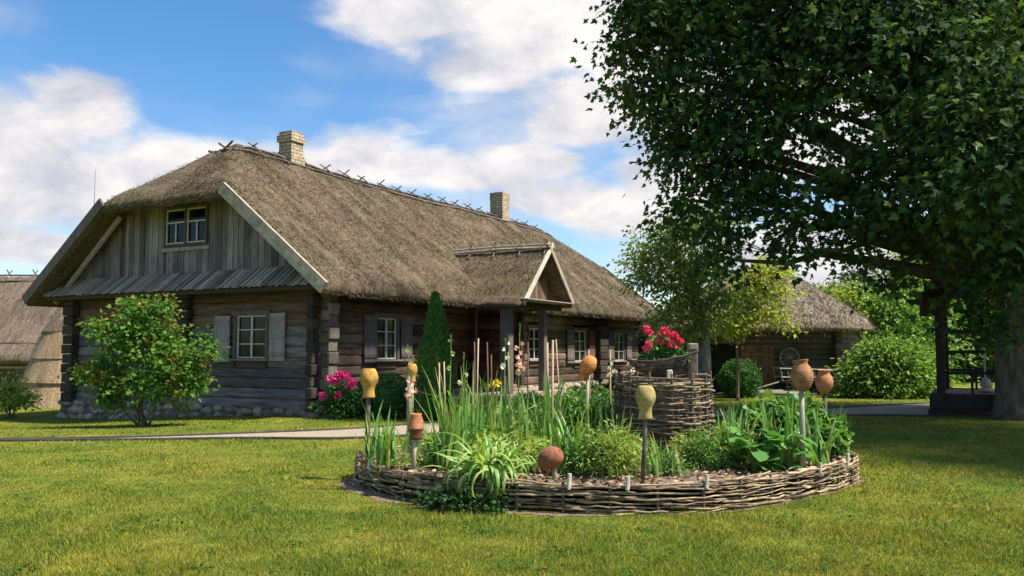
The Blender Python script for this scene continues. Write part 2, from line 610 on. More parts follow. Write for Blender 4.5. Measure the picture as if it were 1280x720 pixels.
def m_brick():
    m, nt, b = new_mat('yellow_brick')
    tc = nt.nodes.new('ShaderNodeTexCoord')
    # bricks wrap round the shaft: x+y runs along every face
    sep = nt.nodes.new('ShaderNodeSeparateXYZ')
    nt.links.new(tc.outputs['Object'], sep.inputs[0])
    ad = nt.nodes.new('ShaderNodeMath')
    ad.operation = 'ADD'
    nt.links.new(sep.outputs['X'], ad.inputs[0])
    nt.links.new(sep.outputs['Y'], ad.inputs[1])
    cb = nt.nodes.new('ShaderNodeCombineXYZ')
    nt.links.new(ad.outputs[0], cb.inputs['X'])
    nt.links.new(sep.outputs['Z'], cb.inputs['Y'])
    br = nt.nodes.new('ShaderNodeTexBrick')
    br.inputs['Scale'].default_value = 1.0
    br.inputs['Brick Width'].default_value = .27
    br.inputs['Row Height'].default_value = .105
    br.inputs['Mortar Size'].default_value = .012
    br.inputs['Color1'].default_value = (.50, .40, .25, 1)
    br.inputs['Color2'].default_value = (.36, .28, .18, 1)
    br.inputs['Mortar'].default_value = (.15, .125, .09, 1)
    nt.links.new(cb.outputs[0], br.inputs['Vector'])
    n = tnoise(nt, 9, 4, .6)
    c = mixcol(nt, 1.0, br.outputs['Color'], ramp(nt, n, [(.3, (.75, .72, .7)), (.7, (1.15, 1.15, 1.12))]), 'MULTIPLY')
    nt.links.new(c, b.inputs['Base Color'])
    b.inputs['Roughness'].default_value = .9
    inv = nt.nodes.new('ShaderNodeMath')
    inv.operation = 'SUBTRACT'
    inv.inputs[0].default_value = 1
    nt.links.new(br.outputs['Fac'], inv.inputs[1])
    bump(nt, b, inv.outputs[0], .8, .02)
    return m


M['brick'] = m_brick()

# foliage
M['maple'] = m_leaf('maple_leaf', [(.018, .044, .016), (.028, .064, .022), (.046, .096, .027), (.105, .17, .04)], .3, .7, .1, patch=((.10, .16, .03), .33, .5))  # broad lighter green patches painted in as sunlit foliage
M['birchleaf'] = m_leaf('pale_tree_leaf', [(.10, .17, .04), (.15, .24, .055), (.22, .31, .08), (.32, .39, .13)], .45, .5, .3)
M['limeleaf'] = m_leaf('yellow_green_leaf', [(.20, .27, .03), (.28, .35, .045), (.36, .41, .06), (.42, .45, .09)], .45, .5, .3)
M['woodleaf'] = m_leaf('wood_leaf', [(.07, .15, .028), (.11, .21, .038), (.16, .27, .046), (.22, .33, .065)], .3, .55, .25)
M['woodlime'] = m_leaf('wood_leaf_yellow', [(.15, .22, .03), (.22, .30, .04), (.30, .36, .055)], .35, .55, .25)
M['firleaf'] = m_leaf('conifer_leaf', [(.018, .05, .016), (.03, .075, .02), (.05, .10, .025)], .15, .6, .25)
M['shrubleaf'] = m_leaf('shrub_leaf', [(.06, .14, .024), (.11, .21, .036), (.18, .29, .05), (.28, .38, .10)], .35, .55, .15)
M['viburnum'] = m_leaf('viburnum_leaf', [(.04, .11, .02), (.065, .16, .026), (.10, .21, .034), (.15, .26, .045)], .35, .65, .1,
                       patch=((.28, .18, .03), 1.9, .6))
M['box'] = m_leaf('box_leaf', [(.025, .085, .018), (.045, .13, .025), (.08, .19, .04)], .2, .6, .2)
M['thuja'] = m_leaf('thuja_leaf', [(.03, .10, .022), (.055, .16, .03), (.10, .24, .045)], .2, .55, .3)
M['sword'] = m_leaf('sword_leaf', [(.07, .18, .035), (.11, .25, .045), (.15, .31, .06), (.20, .36, .08), (.38, .40, .14)], .35, .4, .4)
M['sword_yellow'] = m_leaf('sword_leaf_yellow', [(.16, .24, .05), (.26, .33, .08), (.36, .38, .14)], .35, .45, .4)
M['lily'] = m_leaf('lily_leaf', [(.12, .24, .045), (.20, .34, .07), (.31, .43, .12), (.46, .52, .19)], .35, .4, .4)
M['hosta'] = m_leaf('broad_leaf', [(.06, .18, .035), (.09, .25, .05), (.14, .32, .07)], .35, .4, .4)
M['herb'] = m_leaf('herb_leaf', [(.05, .13, .025), (.09, .20, .035), (.15, .28, .05)], .3, .5, .35)
M['gold'] = m_leaf('gold_leaf', [(.11, .21, .035), (.20, .30, .045), (.31, .38, .07), (.42, .42, .11)], .35, .5, .35)
M['ivy'] = m_leaf('ivy_leaf', [(.012, .035, .010), (.022, .058, .014), (.04, .085, .02)], .15, .6, .12)
M['pink'] = m_leaf('pink_petal', [(.55, .03, .20), (.70, .06, .30), (.75, .14, .42)], .3, .6, .2)
M['red'] = m_leaf('red_petal', [(.58, .02, .11), (.74, .05, .17), (.80, .16, .28)], .3, .6, .2)
M['blush'] = m_leaf('blush_petal', [(.75, .45, .42), (.80, .60, .52), (.72, .30, .30)], .3, .6, .2)
M['cream'] = m_leaf('cream_petal', [(.70, .66, .50), (.80, .76, .66)], .3, .6, .2)
M['yellow'] = m_leaf('yellow_petal', [(.65, .42, .03), (.75, .55, .06)], .3, .6, .2)
M['stalk'] = m_leaf('flower_stalk', [(.14, .20, .05), (.22, .27, .07)], .1, .6, .3)
M['cane'] = m_wood('dry_cane', (.26, .18, .11), (.48, .37, .25), (1, 1, .3), .3, 9)


def grass_colour(nt):
    a = tnoise(nt, .55, 5, .6, coord='World')
    b_ = tnoise(nt, 2.6, 5, .65, coord='World')
    c = ramp(nt, a, [(.32, (.112, .165, .020)), (.5, (.172, .196, .025)), (.68, (.255, .235, .036))])
    t = ramp(nt, b_, [(.3, (.66, .72, .7)), (.7, (1.25, 1.18, 1.15))])
    c = mixcol(nt, 1.0, c, t, 'MULTIPLY')
    w = tnoise(nt, 1.15, 6, .7, coord='World')      # worn, dry spots
    c = mixcol(nt, ramp(nt, w, [(.60, (0, 0, 0)), (.72, (.55, .55, .55))]), c, (.26, .20, .075))
    k = tnoise(nt, 1.7, 4, .6, (1, 1.4, 1), coord='World', dist=.6)   # lusher clumps
    return mixcol(nt, ramp(nt, k, [(.58, (0, 0, 0)), (.68, (.5, .5, .5))]), c, (.075, .145, .020))


def m_ground():
    m, nt, b = new_mat('lawn_ground')
    c = grass_colour(nt)
    f = tnoise(nt, 40, 5, .7, coord='World')
    c = mixcol(nt, 1.0, c, ramp(nt, f, [(.32, (.45, .45, .45)), (.6, (1.05, 1.05, 1.05))]), 'MULTIPLY')
    nt.links.new(c, b.inputs['Base Color'])
    b.inputs['Roughness'].default_value = .95
    b.inputs['Specular IOR Level'].default_value = .1
    bump(nt, b, f, .9, .03)
    return m


def m_grass():
    m, nt, b = new_mat('grass_blade')
    c = grass_colour(nt)
    r = ramp(nt, island(nt), [(0, (.62, .7, .6)), (.5, (1.05, 1.08, 1.0)), (.86, (1.35, 1.3, 1.2)), (1, (1.9, 1.55, 1.5))])
    c = mixcol(nt, 1.0, c, r, 'MULTIPLY')
    nt.links.new(c, b.inputs['Base Color'])
    b.inputs['Roughness'].default_value = .6
    b.inputs['Specular IOR Level'].default_value = .2
    tr = nt.nodes.new('ShaderNodeBsdfTranslucent')
    nt.links.new(mixcol(nt, 1.0, c, (1.3, 1.3, .8), 'MULTIPLY'), tr.inputs['Color'])
    mx = nt.nodes.new('ShaderNodeMixShader')
    mx.inputs[0].default_value = .3
    nt.links.new(b.outputs[0], mx.inputs[1])
    nt.links.new(tr.outputs[0], mx.inputs[2])
    nt.links.new(mx.outputs[0], nt.nodes['Material Output'].inputs['Surface'])
    return m


M['ground'] = m_ground()
M['grass'] = m_grass()


# ------------------------------------------------------------------ terrain
def sstep(x):
    x = np.clip(x, 0, 1)
    return x * x * (3 - 2 * x)


def hgt(x, y):
    x = np.asarray(x, dtype=float)
    y = np.asarray(y, dtype=float)
    return -0.36 * sstep((-x - 5) / 7.5) * sstep((y - 15) / 8) + .25 * sstep((x + 3) / 3) * sstep((6 - np.abs(x - 0)) / 3) * sstep((y - 21) / 5) * sstep((34 - y) / 5) * 0


def hz(x, y):
    return float(hgt(x, y))


ax = np.concatenate([np.linspace(-1500, -60, 14)[:-1], np.linspace(-60, 60, 121), np.linspace(60, 1500, 14)[1:]])
ay = np.concatenate([np.linspace(-400, -20, 8)[:-1], np.linspace(-20, 80, 101), np.linspace(80, 2600, 20)[1:]])
gx, gy = np.meshgrid(ax, ay)
V = np.stack([gx.ravel(), gy.ravel(), hgt(gx, gy).ravel()], 1)
nx, ny = len(ax), len(ay)
ii = (np.arange(ny - 1)[:, None] * nx + np.arange(nx - 1)[None, :]).ravel()
structure(obj('ground', np_mesh('ground', V, np.stack([ii, ii + 1, ii + nx + 1, ii + nx], 1)), M['ground']))


def catmull(P, n, closed=False):
    P = [Vector(p) for p in P]
    out = []
    m = len(P)
    rngi = range(m if closed else m - 1)
    for i in rngi:
        if closed:
            a, b, c, d = P[(i - 1) % m], P[i], P[(i + 1) % m], P[(i + 2) % m]
        else:
            a, b, c, d = P[max(i - 1, 0)], P[i], P[i + 1], P[min(i + 2, m - 1)]
        for k in range(n):
            t = k / n
            out.append(.5 * ((2 * b) + (c - a) * t + (2 * a - 5 * b + 4 * c - d) * t * t + (3 * b - a - 3 * c + d) * t ** 3))
    if not closed:
        out.append(P[-1])
    return out


# path: sandy walk crossing in front of the house towards the pavilion
near_px = [(-120, 552.6), (0, 551.9), (150, 551), (300, 549), (455, 548.5), (620, 538), (760, 529), (880, 523.5), (1000, 521), (1100, 520), (1180, 521.5), (1300, 524), (1420, 527)]
far_px = [(-120, 551.3), (0, 550.4), (150, 548), (300, 543), (455, 536), (620, 523), (760, 515), (880, 514), (960, 514), (1040, 511), (1157, 505), (1290, 503), (1420, 503)]
pn = catmull([G(*p) for p in near_px], 6)
pf = catmull([G(*p) for p in far_px], 6)
mb = MB()
vs, fs = [], []
for a, b in zip(pn, pf):
    for k in range(5):
        q = a.lerp(b, k / 4)
        vs.append((q.x, q.y, hz(q.x, q.y) + .012))
for i in range(len(pn) - 1):
    for k in range(4):
        fs.append((i * 5 + k, i * 5 + k + 1, (i + 1) * 5 + k + 1, (i + 1) * 5 + k))
mb.add(vs, fs)
structure(mb.build('path', M['path']))
mb = MB()
for line in (pn, pf):
    mb.tube([Vector((p.x, p.y, hz(p.x, p.y) + .02)) for p in line], .028, 5)
structure(mb.build('path_edging', M['edging']))
# short side path to the porch
mb = MB()
pts = [(G(640, 520), 1.0), (Vector((.6, 24.2, 0)), .9), (Vector((1.2, 26.3, 0)), .9)]
vs, fs = [], []
for p, w in pts:
    vs += [(p.x - w, p.y, .016), (p.x + w, p.y - .3, .016)]
for i in range(len(pts) - 1):
    fs.append((i * 2, i * 2 + 1, i * 2 + 3, i * 2 + 2))
mb.add(vs, fs)
structure(mb.build('porch_path', M['path']))

PATH_POLY = np.array([(p.x, p.y) for p in pn] + [(p.x, p.y) for p in reversed(pf)])

# bed outline (world, metres)
BED_PTS = [(-1.90, 10.55), (-1.62, 9.75), (-1.05, 9.05), (-.3, 8.62), (.55, 8.36), (1.35, 8.33), (2.15, 8.52), (3.1, 9.2), (3.95, 10.05),
           (4.26, 10.75), (3.9, 11.35), (2.8, 11.85), (1.2, 12.1), (-.5, 11.9), (-1.6, 11.35)]
BED = catmull([(x, y, 0) for x, y in BED_PTS], 10, True)
BEDC = Vector((1.15, 10.2, 0))
BED_POLY = np.array([(p.x, p.y) for p in BED])


def in_poly(x, y, poly):
    ins = np.zeros(len(x), bool)
    j = len(poly) - 1
    for i in range(len(poly)):
        xi, yi = poly[i]
        xj, yj = poly[j]
        c = ((yi > y) != (yj > y)) & (x < (xj - xi) * (y - yi) / (yj - yi + 1e-12) + xi)
        ins ^= c
        j = i
    return ins


# house frame
YAW = 0.498
HO = Vector((-4.513, 19.96, 0))
HU = Vector((math.sin(YAW), math.cos(YAW), 0))
HV = Vector((-math.cos(YAW), math.sin(YAW), 0))
HROT = math.pi / 2 - YAW
HW, HL = 9.23, 21.9


def house_world(s, t, z=0):
    return HO + HU * s + HV * t + Vector((0, 0, z))


HOUSE_POLY = np.array([house_world(s, t)[:2] for s, t in ((-.1, -.1), (HL + .1, -.1), (HL + .1, HW + .1), (-.1, HW + .1))])

# grass blades, denser near the viewer's end of the lawn
NB = 420000
yy = 1 / rng.uniform(1 / 34.0, 1 / 4.6, NB)
xx = rng.uniform(-1, 1, NB) * (.66 * yy + 1.2)
out_scale = BEDC.xy
grown = (BED_POLY - np.array(BEDC.xy)) * 1.01 + np.array(BEDC.xy)
keep = ~in_poly(xx, yy, grown) & ~in_poly(xx, yy, PATH_POLY) & ~in_poly(xx, yy, HOUSE_POLY)
# worn soil round the foot of the bed
wear = in_poly(xx, yy, (BED_POLY - np.array(BEDC.xy)) * 1.10 + np.array(BEDC.xy)) & (yy < 10.4) & (xx < .9)
keep &= ~(wear & (rng.random(NB) < .72))
xx, yy = xx[keep], yy[keep]
n = len(xx)
zz = hgt(xx, yy)
d = np.hypot(xx, yy)
ang = rng.uniform(0, 2 * np.pi, n)
tuft = np.array([mnoise.noise((x * 1.1, y * 1.1, 3.3)) for x, y in zip(xx, yy)])
h = rng.uniform(.016, .044, n) * (1 + .5 * np.clip(tuft * 2, -.6, 1))
w = .0035 * np.maximum(d / 6.0, 1) * rng.uniform(.8, 1.3, n)
lean = rng.uniform(.1, 1.0, n) * h
la = rng.uniform(0, 2 * np.pi, n)
B = np.stack([xx, yy, zz - .004], 1)
S = np.stack([np.cos(ang), np.sin(ang), 0 * ang], 1) * w[:, None]
T = B + np.stack([np.cos(la) * lean, np.sin(la) * lean, h], 1)
V = np.stack([B - S, B + S, T], 1).reshape(-1, 3)
structure(obj('grass', np_mesh('grass', V, np.arange(3 * n).reshape(-1, 3)), M['grass']), 'stuff', 'short mown lawn grass, green with yellowish patches')

# ------------------------------------------------------------------ leaf generators
TEMPL = {
    'maple': np.array([(0, -.15, 0), (.10, .02, 0), (.42, -.05, -.03), (.34, .14, 0), (.55, .42, -.05), (.26, .38, 0), (.20, .52, 0), (0, .95, -.06),
                       (-.20, .52, 0), (-.26, .38, 0), (-.55, .42, -.05), (-.34, .14, 0), (-.42, -.05, -.03), (-.10, .02, 0)]),
    'oval': np.array([(0, 0, 0), (.22, .25, .03), (.24, .55, .02), (0, 1, -.08), (-.24, .55, .02), (-.22, .25, .03)]),
    'round': np.array([(0, 0, 0), (.30, .12, .04), (.46, .45, .05), (.32, .8, 0), (0, 1, -.1), (-.32, .8, 0), (-.46, .45, .05), (-.30, .12, .04)]),
    'lance': np.array([(0, 0, 0), (.11, .4, .03), (0, 1, -.06), (-.11, .4, .03)]),
    'petal': np.array([(0, 0, 0), (.35, .3, .08), (.42, .75, .1), (.12, 1, .02), (-.12, 1, .02), (-.42, .75, .1), (-.35, .3, .08)]),
}


def unit(a):
    return a / np.maximum(np.linalg.norm(a, axis=1, keepdims=True), 1e-9)


def leaf_mesh(name, P, D, N, size, templ):
    """leaves at P, axis along D, face normal near N"""
    Tm = TEMPL[templ]
    D = unit(D)
    S = unit(np.cross(D, N))
    Nn = np.cross(S, D)
    size = np.broadcast_to(np.asarray(size, float), (len(P),))
    V = (P[:, None, :] + size[:, None, None] * (Tm[None, :, 0, None] * S[:, None, :] + Tm[None, :, 1, None] * D[:, None, :] + Tm[None, :, 2, None] * Nn[:, None, :]))
    k = len(Tm)
    return np_mesh(name, V.reshape(-1, 3), np.arange(len(P) * k).reshape(-1, k))


def crown(name, lobes, n_spray, per, size, templ, mat, parent, spray=.35, droop=.5, flat=.5, shell=2.0, r_=None, jit=.4, up=.6):
    """leaf sprays scattered through ellipsoid lobes [(centre, (rx,ry,rz))]; returns spray centres"""
    r_ = r_ or rng
    vol = np.array([l[1][0] * l[1][1] * l[1][2] for l in lobes]) ** .72
    pick = r_.choice(len(lobes), n_spray, p=vol / vol.sum())
    C0 = np.array([l[0] for l in lobes])[pick]
    R0 = np.array([l[1] for l in lobes])[pick]
    dirs = unit(r_.normal(size=(n_spray, 3)))
    rad = r_.random(n_spray) ** (1 / shell)
    rad *= 1 + r_.normal(0, .10, n_spray)
    SC0 = C0 + dirs * R0 * rad[:, None]
    out = unit(dirs * np.array([1, 1, .4]) + r_.normal(0, .3, (n_spray, 3)))
    k = r_.integers(max(2, int(per * .5)), int(per * 1.5) + 1, n_spray)
    idx = np.repeat(np.arange(n_spray), k)
    m = len(idx)
    off = r_.normal(0, 1, (m, 3)) * spray
    off[:, 2] *= flat
    along = r_.uniform(-.6, 1, m)[:, None] * out[idx] * spray
    P = SC0[idx] + off + along
    P[:, 2] -= droop * spray * (np.linalg.norm(off + along, axis=1) / max(spray, 1e-6)) * .6
    D = out[idx] * .6 + off / max(spray, 1e-6) * .5 + r_.normal(0, .45, (m, 3))
    D[:, 2] -= droop
    N = r_.normal(0, 1, (m, 3)) * .6
    N[:, 2] += up
    sz = size * r_.uniform(1 - jit, 1 + jit, m)
    me = leaf_mesh(name, P, D, N, sz, templ)
    return obj(name, me, mat, parent), SC0


def limb(mb, a, b, r0, r1, sag=.15, n=6, seed=0):
    a, b = Vector(a), Vector(b)
    rr = random.Random(seed)
    pts = []
    L = (b - a).length
    for i in range(n + 1):
        t = i / n
        p = a.lerp(b, t)
        p.z += sag * L * math.sin(math.pi * t)
        if 0 < i < n:
            p += Vector((rr.uniform(-1, 1), rr.uniform(-1, 1), rr.uniform(-1, 1))) * L * .03
        pts.append(p)
    mb.tube(pts, [r0 + (r1 - r0) * (i / n) ** .8 for i in range(n + 1)], 7)
    return pts


# weeds and fallen leaves in the lawn
def litter(name, label, n_c, per, spread, size, mat, templ, lift, seed):
    r_ = np.random.default_rng(seed)
    cy = 1 / r_.uniform(1 / 20.0, 1 / 5.0, n_c)
    cx = r_.uniform(-1, 1, n_c) * (.64 * cy + .5)
    ok = ~in_poly(cx, cy, grown) & ~in_poly(cx, cy, PATH_POLY) & ~in_poly(cx, cy, HOUSE_POLY)
    cx, cy = cx[ok], cy[ok]
    idx = np.repeat(np.arange(len(cx)), per)
    m_ = len(idx)
    X = cx[idx] + r_.normal(0, spread, m_)
    Y = cy[idx] + r_.normal(0, spread, m_)
    P = np.stack([X, Y, hgt(X, Y) + r_.uniform(.3, 1, m_) * lift], 1)
    D = np.stack([r_.normal(size=m_), r_.normal(size=m_), r_.uniform(-.1, .5, m_)], 1)
    N = r_.normal(0, .35, (m_, 3)) + np.array([0, 0, 1])
    me = leaf_mesh(name, P, D, N, size * r_.uniform(.5, 1.3, m_), templ)
    structure(obj(name, me, M[mat]), 'stuff', label)


M['weed'] = m_leaf('weed_leaf', [(.035, .085, .014), (.055, .12, .018), (.085, .15, .025)], .25, .8, .05)
M['dead_leaf'] = m_leaf('dead_leaf', [(.06, .045, .025), (.12, .085, .04), (.18, .13, .06)], .1, .9, .05)
litter('lawn_weeds', 'small dark clover and weeds dotted through the lawn', 260, 16, .07, .03, 'weed', 'round', .04, 700)
litter('fallen_leaves', 'scattered dry brown fallen leaves lying on the lawn', 90, 1, .01, .05, 'dead_leaf', 'oval', .03, 701)

# ------------------------------------------------------------------ thatched roofs
def heightfield_roof(name, fn, xs, ys, thick, mat, parent, amp=.035, seed=0.0):
    """solid thatch slab over a rectangle; fn(x,y)->z"""
    nx, ny = len(xs), len(ys)
    X, Y = np.meshgrid(xs, ys)
    Z = fn(X, Y)
    e = np.minimum(np.minimum(X - xs[0], xs[-1] - X), np.minimum(Y - ys[0], ys[-1] - Y))
    Zt = Z - .13 * np.clip(1 - e / .3, 0, 1) ** 2
    nz = np.array([mnoise.fractal((x * 1.1 + seed, y * 1.1, 0), .9, 2.1, 4) for x, y in zip(X.ravel(), Y.ravel())]).reshape(X.shape)
    nf = np.array([mnoise.noise((x * 7 + seed, y * 4.5, 5)) for x, y in zip(X.ravel(), Y.ravel())]).reshape(X.shape)
    Zt = Zt + nz * amp * 1.6 + nf * amp * .5
    Zb = Z - thick
    # ragged outline
    edge = e < 1e-6
    jx = np.where(edge, nf * .05, 0)
    Vt = np.stack([X + jx, Y + jx, Zt], 2).reshape(-1, 3)
    Vb = np.stack([X, Y, Zb], 2).reshape(-1, 3)
    V = np.concatenate([Vt, Vb])
    N = nx * ny
    ii = (np.arange(ny - 1)[:, None] * nx + np.arange(nx - 1)[None, :]).ravel()
    top = np.stack([ii, ii + 1, ii + nx + 1, ii + nx], 1)
    bot = top[:, ::-1] + N
    ring = list(range(nx)) + [nx * (k + 1) - 1 for k in range(1, ny)] + [N - 1 - k for k in range(1, nx)] + [nx * (ny - 1 - k) for k in range(1, ny - 1)]
    ring = np.array(ring)
    nxt = np.roll(ring, -1)
    side = np.stack([ring, ring + N, nxt + N, nxt], 1)
    me = np_mesh(name, V, np.concatenate([top, bot, side]))
    me.polygons.foreach_set('use_smooth', [True] * len(me.polygons))
    return obj(name, me, mat, parent)


def straws(name, P, D, L, w, mat, parent, lift=.03):
    n = len(P)
    D = unit(D)
    S = unit(np.cross(D, np.tile([0, 0, 1.0], (n, 1)) + rng.normal(0, .3, (n, 3)))) * (w * rng.uniform(.6, 1.4, n))[:, None]
    T = P + D * (L * rng.uniform(.5, 1.5, n))[:, None]
    V = np.stack([P - S, P + S, T], 1).reshape(-1, 3)
    return obj(name, np_mesh(name, V, np.arange(3 * n).reshape(-1, 3)), mat, parent)


def hip_roof(name, outline, ridge, ez, rz, thick, mat, parent, rings=14, power=1.0, seed=0):
    """thatched hip roof: convex outline, ridge segment, curved profile; local coordinates"""
    a, b = Vector((*ridge[0], 0)), Vector((*ridge[1], 0))
    pts = catmull([(x, y, 0) for x, y in outline], 9, True)
    n = len(pts)
    vs, fs = [], []
    for i in range(rings + 1):
        q = i / rings
        for k, p in enumerate(pts):
            ab = b - a
            tt = 0 if ab.length < 1e-6 else max(0, min(1, (p - a).dot(ab) / ab.length_squared))
            r = a + ab * tt
            w = p.lerp(r, q)
            z = ez + (rz - ez) * (q ** power)
            z -= .14 * max(0, 1 - q / .09) ** 2
            z += mnoise.noise((w.x * 1.3 + seed, w.y * 1.3, z)) * .05 * (1 - q * .5)
            vs.append((w.x, w.y, z))
    base = len(vs)
    for i in range(5):
        q = i / 4 * .55
        for p in pts:
            ab = b - a
            tt = 0 if ab.length < 1e-6 else max(0, min(1, (p - a).dot(ab) / ab.length_squared))
            w = p.lerp(a + ab * tt, q)
            vs.append((w.x, w.y, ez + (rz - ez) * (q ** power) - thick))
    for i in range(rings):
        for k in range(n):
            k2 = (k + 1) % n
            fs.append((i * n + k, i * n + k2, (i + 1) * n + k2, (i + 1) * n + k))
    for i in range(4):
        for k in range(n):
            k2 = (k + 1) % n
            fs.append((base + i * n + k2, base + i * n + k, base + (i + 1) * n + k, base + (i + 1) * n + k2))
    for k in range(n):
        k2 = (k + 1) % n
        fs.append((k2, k, base + k, base + k2))
    mb = MB()
    mb.add(vs, fs)
    return mb.build(name, mat, parent, True)


# ------------------------------------------------------------------ FARMHOUSE
RZ, EZ, OH = 7.38, 3.135, .84
S0, S1 = -.85, 23.0
SLP = (RZ - EZ) / (HW / 2 + OH)
HZ_, RS = 5.53, 1.57
HSL = (RZ - HZ_) / (RS - S0)


def roof_z(s, t):
    zm = RZ - SLP * np.abs(t - HW / 2)
    zf = HZ_ + HSL * (s - S0)
    zb = HZ_ + HSL * (S1 - s)
    k = .16
    h1 = np.minimum(zf, zb)
    # smooth minimum rounds the hips and the ridge
    hh = np.clip(.5 + .5 * (h1 - zm) / k, 0, 1)
    z = h1 * (1 - hh) + zm * hh - k * hh * (1 - hh)
    z = z - .05 * np.exp(-((t - HW / 2) / .25) ** 2)
    z = z + .05 * np.sin(s * .45 + 1) * np.clip((z - 4) / 3, 0, 1) * .8
    return z


house = thing('farmhouse', 'long dark log farmhouse with a big thatched roof and two brick chimneys', 'house', HO, HROT)
xs = np.arange(S0, S1 + .01, (S1 - S0) / 190)
ys = np.arange(-OH, HW + OH + .01, (HW + 2 * OH) / 96)
roof = heightfield_roof('roof', roof_z, xs, ys, .33, M['thatch'], house, .035)
# loose straw on the slopes
n = 120000
ss = rng.uniform(S0, S1, n)
tt = np.where(rng.random(n) < .8, rng.uniform(-OH, HW / 2, n), rng.uniform(HW / 2, HW + OH, n))
e = .05
z0 = roof_z(ss, tt)
zx = (roof_z(ss + e, tt) - z0) / e
zy = (roof_z(ss, tt + e) - z0) / e
D = -np.stack([zx, zy, zx * zx + zy * zy], 1)
D = unit(D) + rng.normal(0, .5, (n, 3))
nz = unit(np.stack([-zx, -zy, np.ones(n)], 1))
D += nz * rng.uniform(-.05, .12, n)[:, None]
P = np.stack([ss, tt, z0 + .0], 1) + nz * rng.uniform(-.01, .03, n)[:, None]
straws('thatch_straw', P, D, .11, .007, M['straw'], roof)
# straw fringe hanging at the eaves and hips
fr = []
fd = []
for k in range(9000):
    side = random.random()
    if side < .55:
        s = random.uniform(S0, S1)
        t = -OH + random.uniform(-.02, .05)
        dd = (random.gauss(0, .15), -1, -.8)
    elif side < .8:
        t = random.uniform(HW / 2 - 2.7, HW / 2 + 2.7)
        s = S0 + random.uniform(-.02, .05)
        dd = (-1, random.gauss(0, .15), -.8)
    else:
        s = random.choice((S0, S1))
        t = random.uniform(-OH, HW + OH)
        dd = (-1 if s == S0 else 1, -.3 if t < HW / 2 else .3, -.6)
    z = float(roof_z(np.array(s), np.array(t))) - random.uniform(.04, .33)
    fr.append((s, t, z))
    fd.append(dd)
straws('eave_straw', np.array(fr), np.array(fd) + rng.normal(0, .2, (len(fd), 3)), .10, .006, M['straw'], roof)

# chimneys
def chimney(s, t, w, ztop, zbase, two):
    mb = MB()
    mb.box(-w / 2, w / 2, -w / 2, w / 2, zbase, ztop - .32)
    if two:
        mb.box(-w / 2 - .045, w / 2 + .045, -w / 2 - .045, w / 2 + .045, zbase + .02, ztop - .78)
        mb.box(-w / 2 - .05, w / 2 + .05, -w / 2 - .05, w / 2 + .05, ztop - .318, ztop - .12)
        mb.box(-w / 2, w / 2, -w / 2, w / 2, ztop - .118, ztop)
    else:
        mb.box(-w / 2 - .012, w / 2 + .012, -w / 2 - .012, w / 2 + .012, ztop - .318, ztop)
    o = mb.build('chimney', M['brick'], house)
    o.location = (s, t, 0)
    mb = MB()
    mb.box(-w / 2 + .1, w / 2 - .1, -w / 2 + .1, w / 2 - .1, ztop + .002, ztop + .03)
    mb.build('flue', M['dark'], o)
    return o


chimney(3.66, HW / 2 - .15, .50, 8.12, 6.4, True)
chimney(16.6, HW / 2 - .12, .62, 8.36, 6.4, False)

# ridge: long poles and crossed sticks
rr = random.Random(5)
mb = MB()
for side in (-1, 1):
    for k, (dz, dt) in enumerate(((.05, .20), (-.10, .45))):
        s = RS - .5
        while s < S1 - 1.6:
            e = min(s + rr.uniform(3.5, 5.5), S1 - 1.3)
            pts = []
            for q in range(7):
                x = s + (e - s) * q / 6
                t = HW / 2 + side * dt
                pts.append((x, t, float(roof_z(np.array(x), np.array(t))) + .05 + rr.uniform(-.02, .03)))
            mb.tube(pts, rr.uniform(.025, .04), 6)
            s = e - .2
mb.build('ridge_pole', M['pole'], house)
s = RS - .35
first = True
while s < S1 - 1.9:
    mb = MB()
    big = 1.7 if first else 1.0
    zr = float(roof_z(np.array(s), np.array(HW / 2)))
    for side in (-1, 1):
        L0 = rr.uniform(.45, .6) * big
        a = Vector((s + rr.uniform(-.05, .05), HW / 2 + side * L0, zr - L0 * SLP + .10))
        b = Vector((s + rr.uniform(-.10, .10) + side * .04, HW / 2 - side * rr.uniform(.12, .22) * big, zr + .12 + rr.uniform(.0, .10) * big))
        mb.tube([a, (a + b) / 2 + Vector((0, 0, .05)), b], [.024 * big, .024 * big, .018 * big], 6)
    mb.build('ridge_stick', M['pole'], house)
    s += rr.uniform(.85, 1.1)
    first = False

# barge boards on both sloping gable edges, both ends
def barge(side, sx, mat, w, inset=0.0):
    tA = -OH - .02 if side < 0 else HW + OH + .02
    tH = (-OH + (HZ_ - EZ) / SLP) if side < 0 else (HW + OH - (HZ_ - EZ) / SLP)
    A = Vector((sx, tA, EZ - .02 - inset))
    B = Vector((sx, tH, HZ_ - .0 - inset))
    d = (B - A).normalized()
    nn = Vector((0, -d.z, d.y)) if d.y > 0 else Vector((0, d.z, -d.y))
    A = A - d * .12
    B = B + d * .1
    vs = []
    for x in (sx - .045, sx + .02):
        for p in (A, B):
            for q in (-w, .03):
                v = p + nn * q
                vs.append((x, v.y, v.z))
    mb = MB()
    mb.add(vs, [(0, 1, 3, 2), (4, 6, 7, 5), (0, 4, 5, 1), (2, 3, 7, 6), (0, 2, 6, 4), (1, 5, 7, 3)])
    return mb


